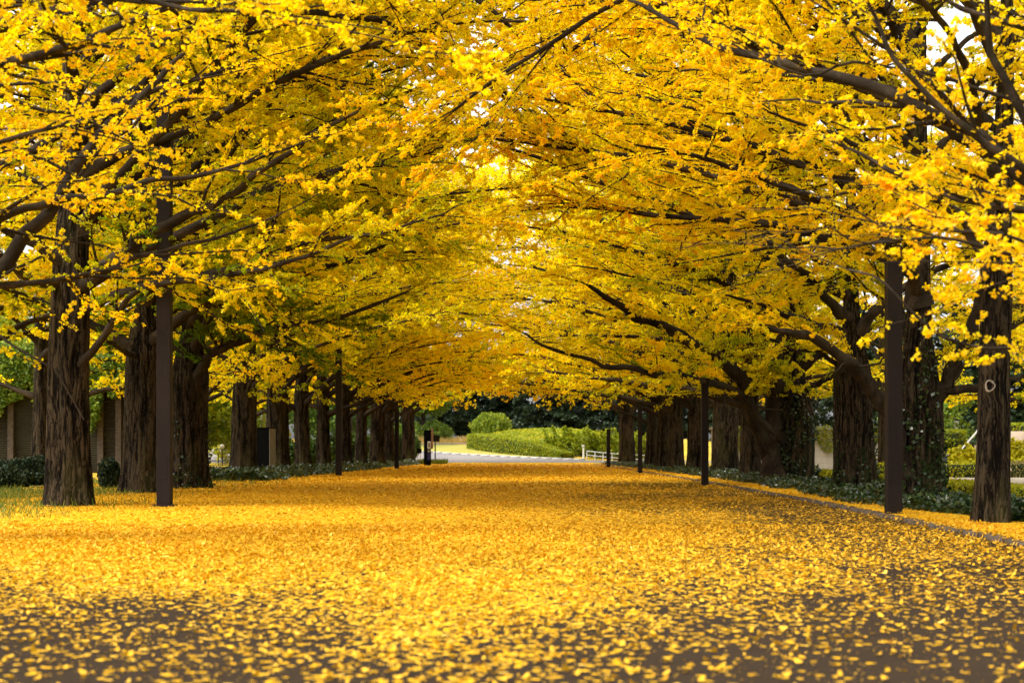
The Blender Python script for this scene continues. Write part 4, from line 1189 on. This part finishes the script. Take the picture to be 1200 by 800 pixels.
# ------------------------------------------------------------------ the far road, lawn, hedge bed
M['road'] = plain_mat('far_road', (.165, .15, .145), (.22, .20, .19), 1.2, .85, .25, .2, .01)
def road_far(x):   # far edge of the road
    return np.interp(x, [-30, -7.2, -3, 1.3, 4.4, 7, 30], [160, 152.5, 147.5, 142.8, 140, 138, 134])
sheet('road', lin(-40, 30, 1.0), np.linspace(0, 1, 24), .004, M['road'], edge=lambda X, Y: (X, 134 + Y * (road_far(X) - 134)))
lawn_m = plain_mat('sunny_lawn', (.24, .22, .04), (.34, .30, .06), 7, .9, .15, .6, .03)
sheet('lawn', lin(-12, 5.0, .5), np.linspace(0, 1, 16), .010, lawn_m, edge=lambda X, Y: (X, road_far(X) + .25 + Y * 14))
sheet('road', lin(-30, -2, 1.0), np.linspace(0, 1, 6), .014, M['road'], edge=lambda X, Y: (X, 167 + .05 * X + Y * 5))
g = Geo(); rng = np.random.default_rng(8)
x = -12.
while x < 6.5:
    L = .9; a, b = float(road_far(x)), float(road_far(x + L)); z = float(gz(x, a))
    g.add([(x, a, z - .05), (x + L - .006, b, z - .05), (x + L - .006, b + .18, z - .05), (x, a + .18, z - .05), (x, a, z + .07), (x + L - .006, b, z + .07), (x + L - .006, b + .18, z + .11), (x, a + .18, z + .11)], box_q((0, 0, 0), (1, 1, 1))[1])
    x += L
o = link('kerb', g.mesh('kerb', M['concrete'])); o['kind'] = 'structure'
hedge('clipped_hedge', [(-1.6, 161.5), (-2.7, 159), (-2.3, 156.6), (0.6, 150.4), (3.2, 145.6), (5.5, 141.6)], 1.5, [1.25, 1.35, 1.4, 1.35, 1.1, .45], M['hedge'], 6, 'curving clipped hedge round the planted mound at the end of the avenue', 150, .10, .62)
# planted mound
xs_, ys_ = lin(-3.6, 14, .4), lin(147, 178, .6)
X, Y = np.meshgrid(xs_, ys_, indexing='ij')
def mound_z(X, Y):
    u = ((X - 4.6) / 7.6) ** 2 + ((Y - 163) / 14.5) ** 2
    return gz(X, Y) + np.where(u < 1, 1.55 * np.clip(1 - u, 0, 1) ** .45, -.3)
o = sheet('mound', xs_, ys_, 0, plain_mat('mound_cover', (.10, .11, .02), (.2, .19, .035), 8, .9, .1), zf=mound_z)
rng = np.random.default_rng(45); n = 26000
x = rng.uniform(-2.8, 12, n); y = rng.uniform(149, 177.5, n); u = ((x - 4.6) / 7.6) ** 2 + ((y - 163) / 14.5) ** 2
s_ = u < .97; x, y = x[s_], y[s_]
V, F, t = fans(rng, np.stack([x, y, mound_z(x, y) + rng.uniform(0, .08, len(x))], 1), .13, np.array([0, 0, .8]), .5, np.clip(.72 + .5 * (vnoise(np.stack([x, y * .5, x * 0], 1), 6) - .5) + rng.normal(0, .1, len(x)), 0, 1), 'kite')
tag(link('ground_cover', np_mesh('ground_cover', V, F, M['hedge'], False, {'tone': t})), 'clipped yellow green ground cover over the mound', 'ground cover', kind='stuff')
# dry grass strip beyond the upper road
n = 4200; x = rng.uniform(-17, -2.5, n); y = rng.uniform(173, 178, n)
d_ = unit(np.stack([rng.normal(0, .5, n), rng.normal(0, .4, n), np.ones(n)], 1))
hh = (rng.uniform(.15, .75, n) * (.5 + vnoise(np.stack([x * 1.1, y, x * 0], 1), 12)))[:, None]; w = np.array([.025, 0, 0])
C = np.stack([x, y, gz(x, y)], 1)
V = np.stack([C - w, C + w, C + d_ * hh + w * .3, C + d_ * hh - w * .3], 1).reshape(-1, 3)
tag(link('dry_grass', np_mesh('dry_grass', V, np.arange(n)[:, None] * 4 + np.array([[0, 1, 2, 3]]), M['straw'], False, {'tone': np.repeat(rng.random(n), 4)})), 'tawny dry grass strip along the upper road', 'grass', kind='stuff')
n = 1500; x = rng.uniform(-7, -4.6, n); y = rng.uniform(131.5, 134, n); C = np.stack([x, y, gz(x, y)], 1); hh = rng.uniform(.1, .4, n)[:, None]
d_ = unit(np.stack([rng.normal(0, .35, n), rng.normal(0, .3, n), np.ones(n)], 1)); w = np.array([.02, 0, 0])
V = np.stack([C - w, C + w, C + d_ * hh + w * .3, C + d_ * hh - w * .3], 1).reshape(-1, 3)
tag(link('grass', np_mesh('grass', V, np.arange(n)[:, None] * 4 + np.array([[0, 1, 2, 3]]), M['grass'], False, {'tone': np.repeat(.5 + .5 * rng.random(n), 4)})), 'tuft of bright grass round the last left post', 'grass', kind='stuff')

# white railing and its end post
r = empty('railing', (0, 0, 0), 0, 'low white railing curving down beside the end of the avenue', 'railing')
rp = [np.array([7.15, 139.0]), np.array([7.75, 137.4]), np.array([8.35, 135.9]), np.array([9.0, 134.4]), np.array([9.7, 133.1]), np.array([10.6, 131.8]), np.array([11.6, 130.8])]
for p in rp:
    z = float(gz(*p)); v, f = tubes(np.array([[(p[0], p[1], z - .05), (p[0], p[1], z + .72)]]), np.full((1, 2), .032), 8); link('post', np_mesh('post', v, f, M['white'], True), r)
for hgt in (.74, .4):
    P = resample([(p[0], p[1], float(gz(*p)) + hgt) for p in rp], 20)[None]; v, f = tubes(P, np.full((1, 20), .026), 8)
    link('rail', np_mesh('rail', v, f, M['white'], True), r)
r = empty('bollard', (6.9, 139.6, float(gz(6.9, 139.6))), 0, 'white bollard with a round head at the top of the railing', 'bollard')
v, f = tubes(np.array([[(0, 0, -.05), (0, 0, 1.0)]]), np.array([[.10, .085]]), 12); link('shaft', np_mesh('shaft', v, f, M['white'], True), r)
zz = np.linspace(0, PI, 9); P = np.stack([zz * 0, zz * 0, 1.13 - .16 * np.cos(zz)], 1)[None]; v, f = tubes(P, (.14 * np.sin(zz) + .002)[None], 12); link('head', np_mesh('head', v, f, M['white'], True), r)

# small white lamp in the left gap
q = gp(260.5, 112)
r = empty('garden_lamp', q, 0, 'small white globe lamp on a dark post in the gap of the left row', 'lamp')
v, f = tubes(np.array([[(0, 0, -.05), (0, 0, 1.25)]]), np.full((1, 2), .035), 8); link('post', np_mesh('post', v, f, M['steel'], True), r)
zz = np.linspace(0, PI, 9); P = np.stack([zz * 0, zz * 0, 1.40 - .16 * np.cos(zz)], 1)[None]; v, f = tubes(P, (.15 * np.sin(zz) + .002)[None], 12); link('globe', np_mesh('globe', v, f, M['white'], True), r)
# low fence behind it
r = empty('wire_fence', (0, 116, 0), 0, 'thin dark wire fence behind the small white lamp', 'fence')
for i in range(9):
    x = -24 + i * .9; bevel_box('post', (x - .03, -.03, -.05), (x + .03, .03, .95), M['steel'], r, .004)
for k, hgt in enumerate((.35, .62, .9)):
    v, f = tubes(np.array([[(-24.1, 0, hgt), (-16.7, 0, hgt)]]), np.full((1, 2), .014), 5); link('wire', np_mesh('wire', v, f, M['steel'], True), r)
sheet('path', lin(-30, -14, 2), lin(100, 113, 2), .006, plain_mat('sandy_path', (.42, .30, .14), (.52, .40, .2), 4, .9, .2))

# small child in pale clothes on the court, half behind the scarred trunk
def person():
    q = ((1181.5 - VX) * 63.5 / FPX, 63.5, .005)
    root = empty('person', q, R(15), 'small child in white hat and pale top on the court behind the scarred trunk', 'person')
    me = bpy.data.meshes.new('body')
    J = {'pel': (0, 0, .30), 'belly': (0, -.005, .37), 'chest': (0, 0, .45), 'neck': (0, 0, .515), 'head': (0, -.005, .565), 'top': (0, 0, .635),
         'shl': (-.065, 0, .475), 'ell': (-.10, .005, .385), 'hal': (-.105, -.03, .30), 'shr': (.065, 0, .475), 'elr': (.105, 0, .39), 'har': (.115, -.04, .31),
         'hil': (-.038, 0, .28), 'knl': (-.045, -.012, .16), 'anl': (-.045, 0, .035), 'tol': (-.05, -.055, .018), 'hir': (.038, 0, .28), 'knr': (.042, -.006, .16), 'anr': (.045, 0, .035), 'tor': (.052, -.055, .018)}
    Rr = {'pel': .062, 'belly': .066, 'chest': .06, 'neck': .03, 'head': .066, 'top': .045, 'shl': .032, 'ell': .024, 'hal': .018, 'shr': .032, 'elr': .024, 'har': .018,
          'hil': .04, 'knl': .03, 'anl': .022, 'tol': .018, 'hir': .04, 'knr': .03, 'anr': .022, 'tor': .018}
    E = [('pel', 'belly'), ('belly', 'chest'), ('chest', 'neck'), ('neck', 'head'), ('head', 'top'), ('chest', 'shl'), ('shl', 'ell'), ('ell', 'hal'), ('chest', 'shr'), ('shr', 'elr'), ('elr', 'har'),
         ('pel', 'hil'), ('hil', 'knl'), ('knl', 'anl'), ('anl', 'tol'), ('pel', 'hir'), ('hir', 'knr'), ('knr', 'anr'), ('anr', 'tor')]
    K = list(J); me.from_pydata([J[k] for k in K], [(K.index(a), K.index(b)) for a, b in E], [])
    o = link('body', me, root)
    sk = o.modifiers.new('skin', 'SKIN'); ss = o.modifiers.new('sub', 'SUBSURF'); ss.levels = ss.render_levels = 2
    for i, k in enumerate(K):
        me.skin_vertices[0].data[i].radius = (Rr[k], Rr[k]); me.skin_vertices[0].data[i].use_root = k == 'pel'
    dg = bpy.context.evaluated_depsgraph_get(); dg.update()
    me2 = bpy.data.meshes.new_from_object(o.evaluated_get(dg)); o.modifiers.clear(); o.data = me2
    me2.materials.clear()
    for m in ('skin', 'cloth', 'trousers', 'white'): me2.materials.append(M[m])
    for p in me2.polygons:
        c = p.center; p.use_smooth = True
        p.material_index = 3 if c.z < .04 else 2 if c.z < .31 and abs(c.x) < .085 else 0 if (c.z > .515 or (c.z < .345 and abs(c.x) > .085)) else 1
    zz = np.linspace(0, PI / 2, 6)
    g = Geo()
    v, f = tubes(np.stack([zz * 0, zz * 0, .60 + .075 * np.sin(zz)], 1)[None], (.078 * np.cos(zz) + .001)[None], 16); g.add(v, f)
    v, f = tubes(np.array([[(0, 0, .592), (0, 0, .602), (0, 0, .606)]]), np.array([[.115, .105, .07]]), 16); g.add(v, f)
    link('hat', g.mesh('hat', M['white'], True), root)
person()

# ------------------------------------------------------------------ light
W = bpy.data.worlds.new('World'); S.world = W; W.use_nodes = True
nt = W.node_tree; nt.nodes.clear()
SUN_EL, SUN_AZ = 54.0, -118.0   # azimuth measured from +Y (down the avenue) towards +X
sky = nt.nodes.new('ShaderNodeTexSky'); sky.sky_type = 'NISHITA'; sky.sun_disc = False
sky.sun_elevation = R(SUN_EL); sky.sun_rotation = R(SUN_AZ); sky.air_density = 1.0; sky.dust_density = 4.0; sky.ozone_density = 1.0
hs = node(nt, 'ShaderNodeHueSaturation', Saturation=.10, Value=2.1); nt.links.new(sky.outputs[0], hs.inputs['Color'])
bg = node(nt, 'ShaderNodeBackground', Strength=.15); nt.links.new(hs.outputs[0], bg.inputs['Color'])
wo = nt.nodes.new('ShaderNodeOutputWorld'); nt.links.new(bg.outputs[0], wo.inputs['Surface'])
sl = bpy.data.lights.new('sun', 'SUN'); sl.energy = 3.0; sl.angle = R(18); sl.color = (1, .93, .80)
so = bpy.data.objects.new('sun', sl); COL.objects.link(so)
dv = Vector((math.sin(R(SUN_AZ)) * math.cos(R(SUN_EL)), math.cos(R(SUN_AZ)) * math.cos(R(SUN_EL)), math.sin(R(SUN_EL))))
so.rotation_euler = dv.to_track_quat('Z', 'Y').to_euler(); so.location = (-20, 0, 40)

# ------------------------------------------------------------------ camera
cd = bpy.data.cameras.new('camera'); cam = bpy.data.objects.new('camera', cd); COL.objects.link(cam); S.camera = cam
cam.location = (0, 0, CH); cam.rotation_euler = (R(90), 0, 0)
cd.sensor_width = 36; cd.lens = FPX / 1200 * 36
cd.shift_x = (600 - VX) / 1200; cd.shift_y = (VY - 400) / 1200
cd.clip_start = .1; cd.clip_end = 4000
cd.dof.use_dof = True; cd.dof.focus_distance = 36; cd.dof.aperture_fstop = 2.2

S.view_settings.view_transform = 'Standard'; S.view_settings.look = 'None'; S.view_settings.gamma = 1
S.view_settings.exposure = .48
c = S.cycles
S.render.engine = 'CYCLES'
c.max_bounces = 8; c.diffuse_bounces = 6; c.glossy_bounces = 2; c.transmission_bounces = 4; c.transparent_max_bounces = 4
c.use_denoising = True
c.caustics_reflective = False; c.caustics_refractive = False
c.sample_clamp_indirect = 6
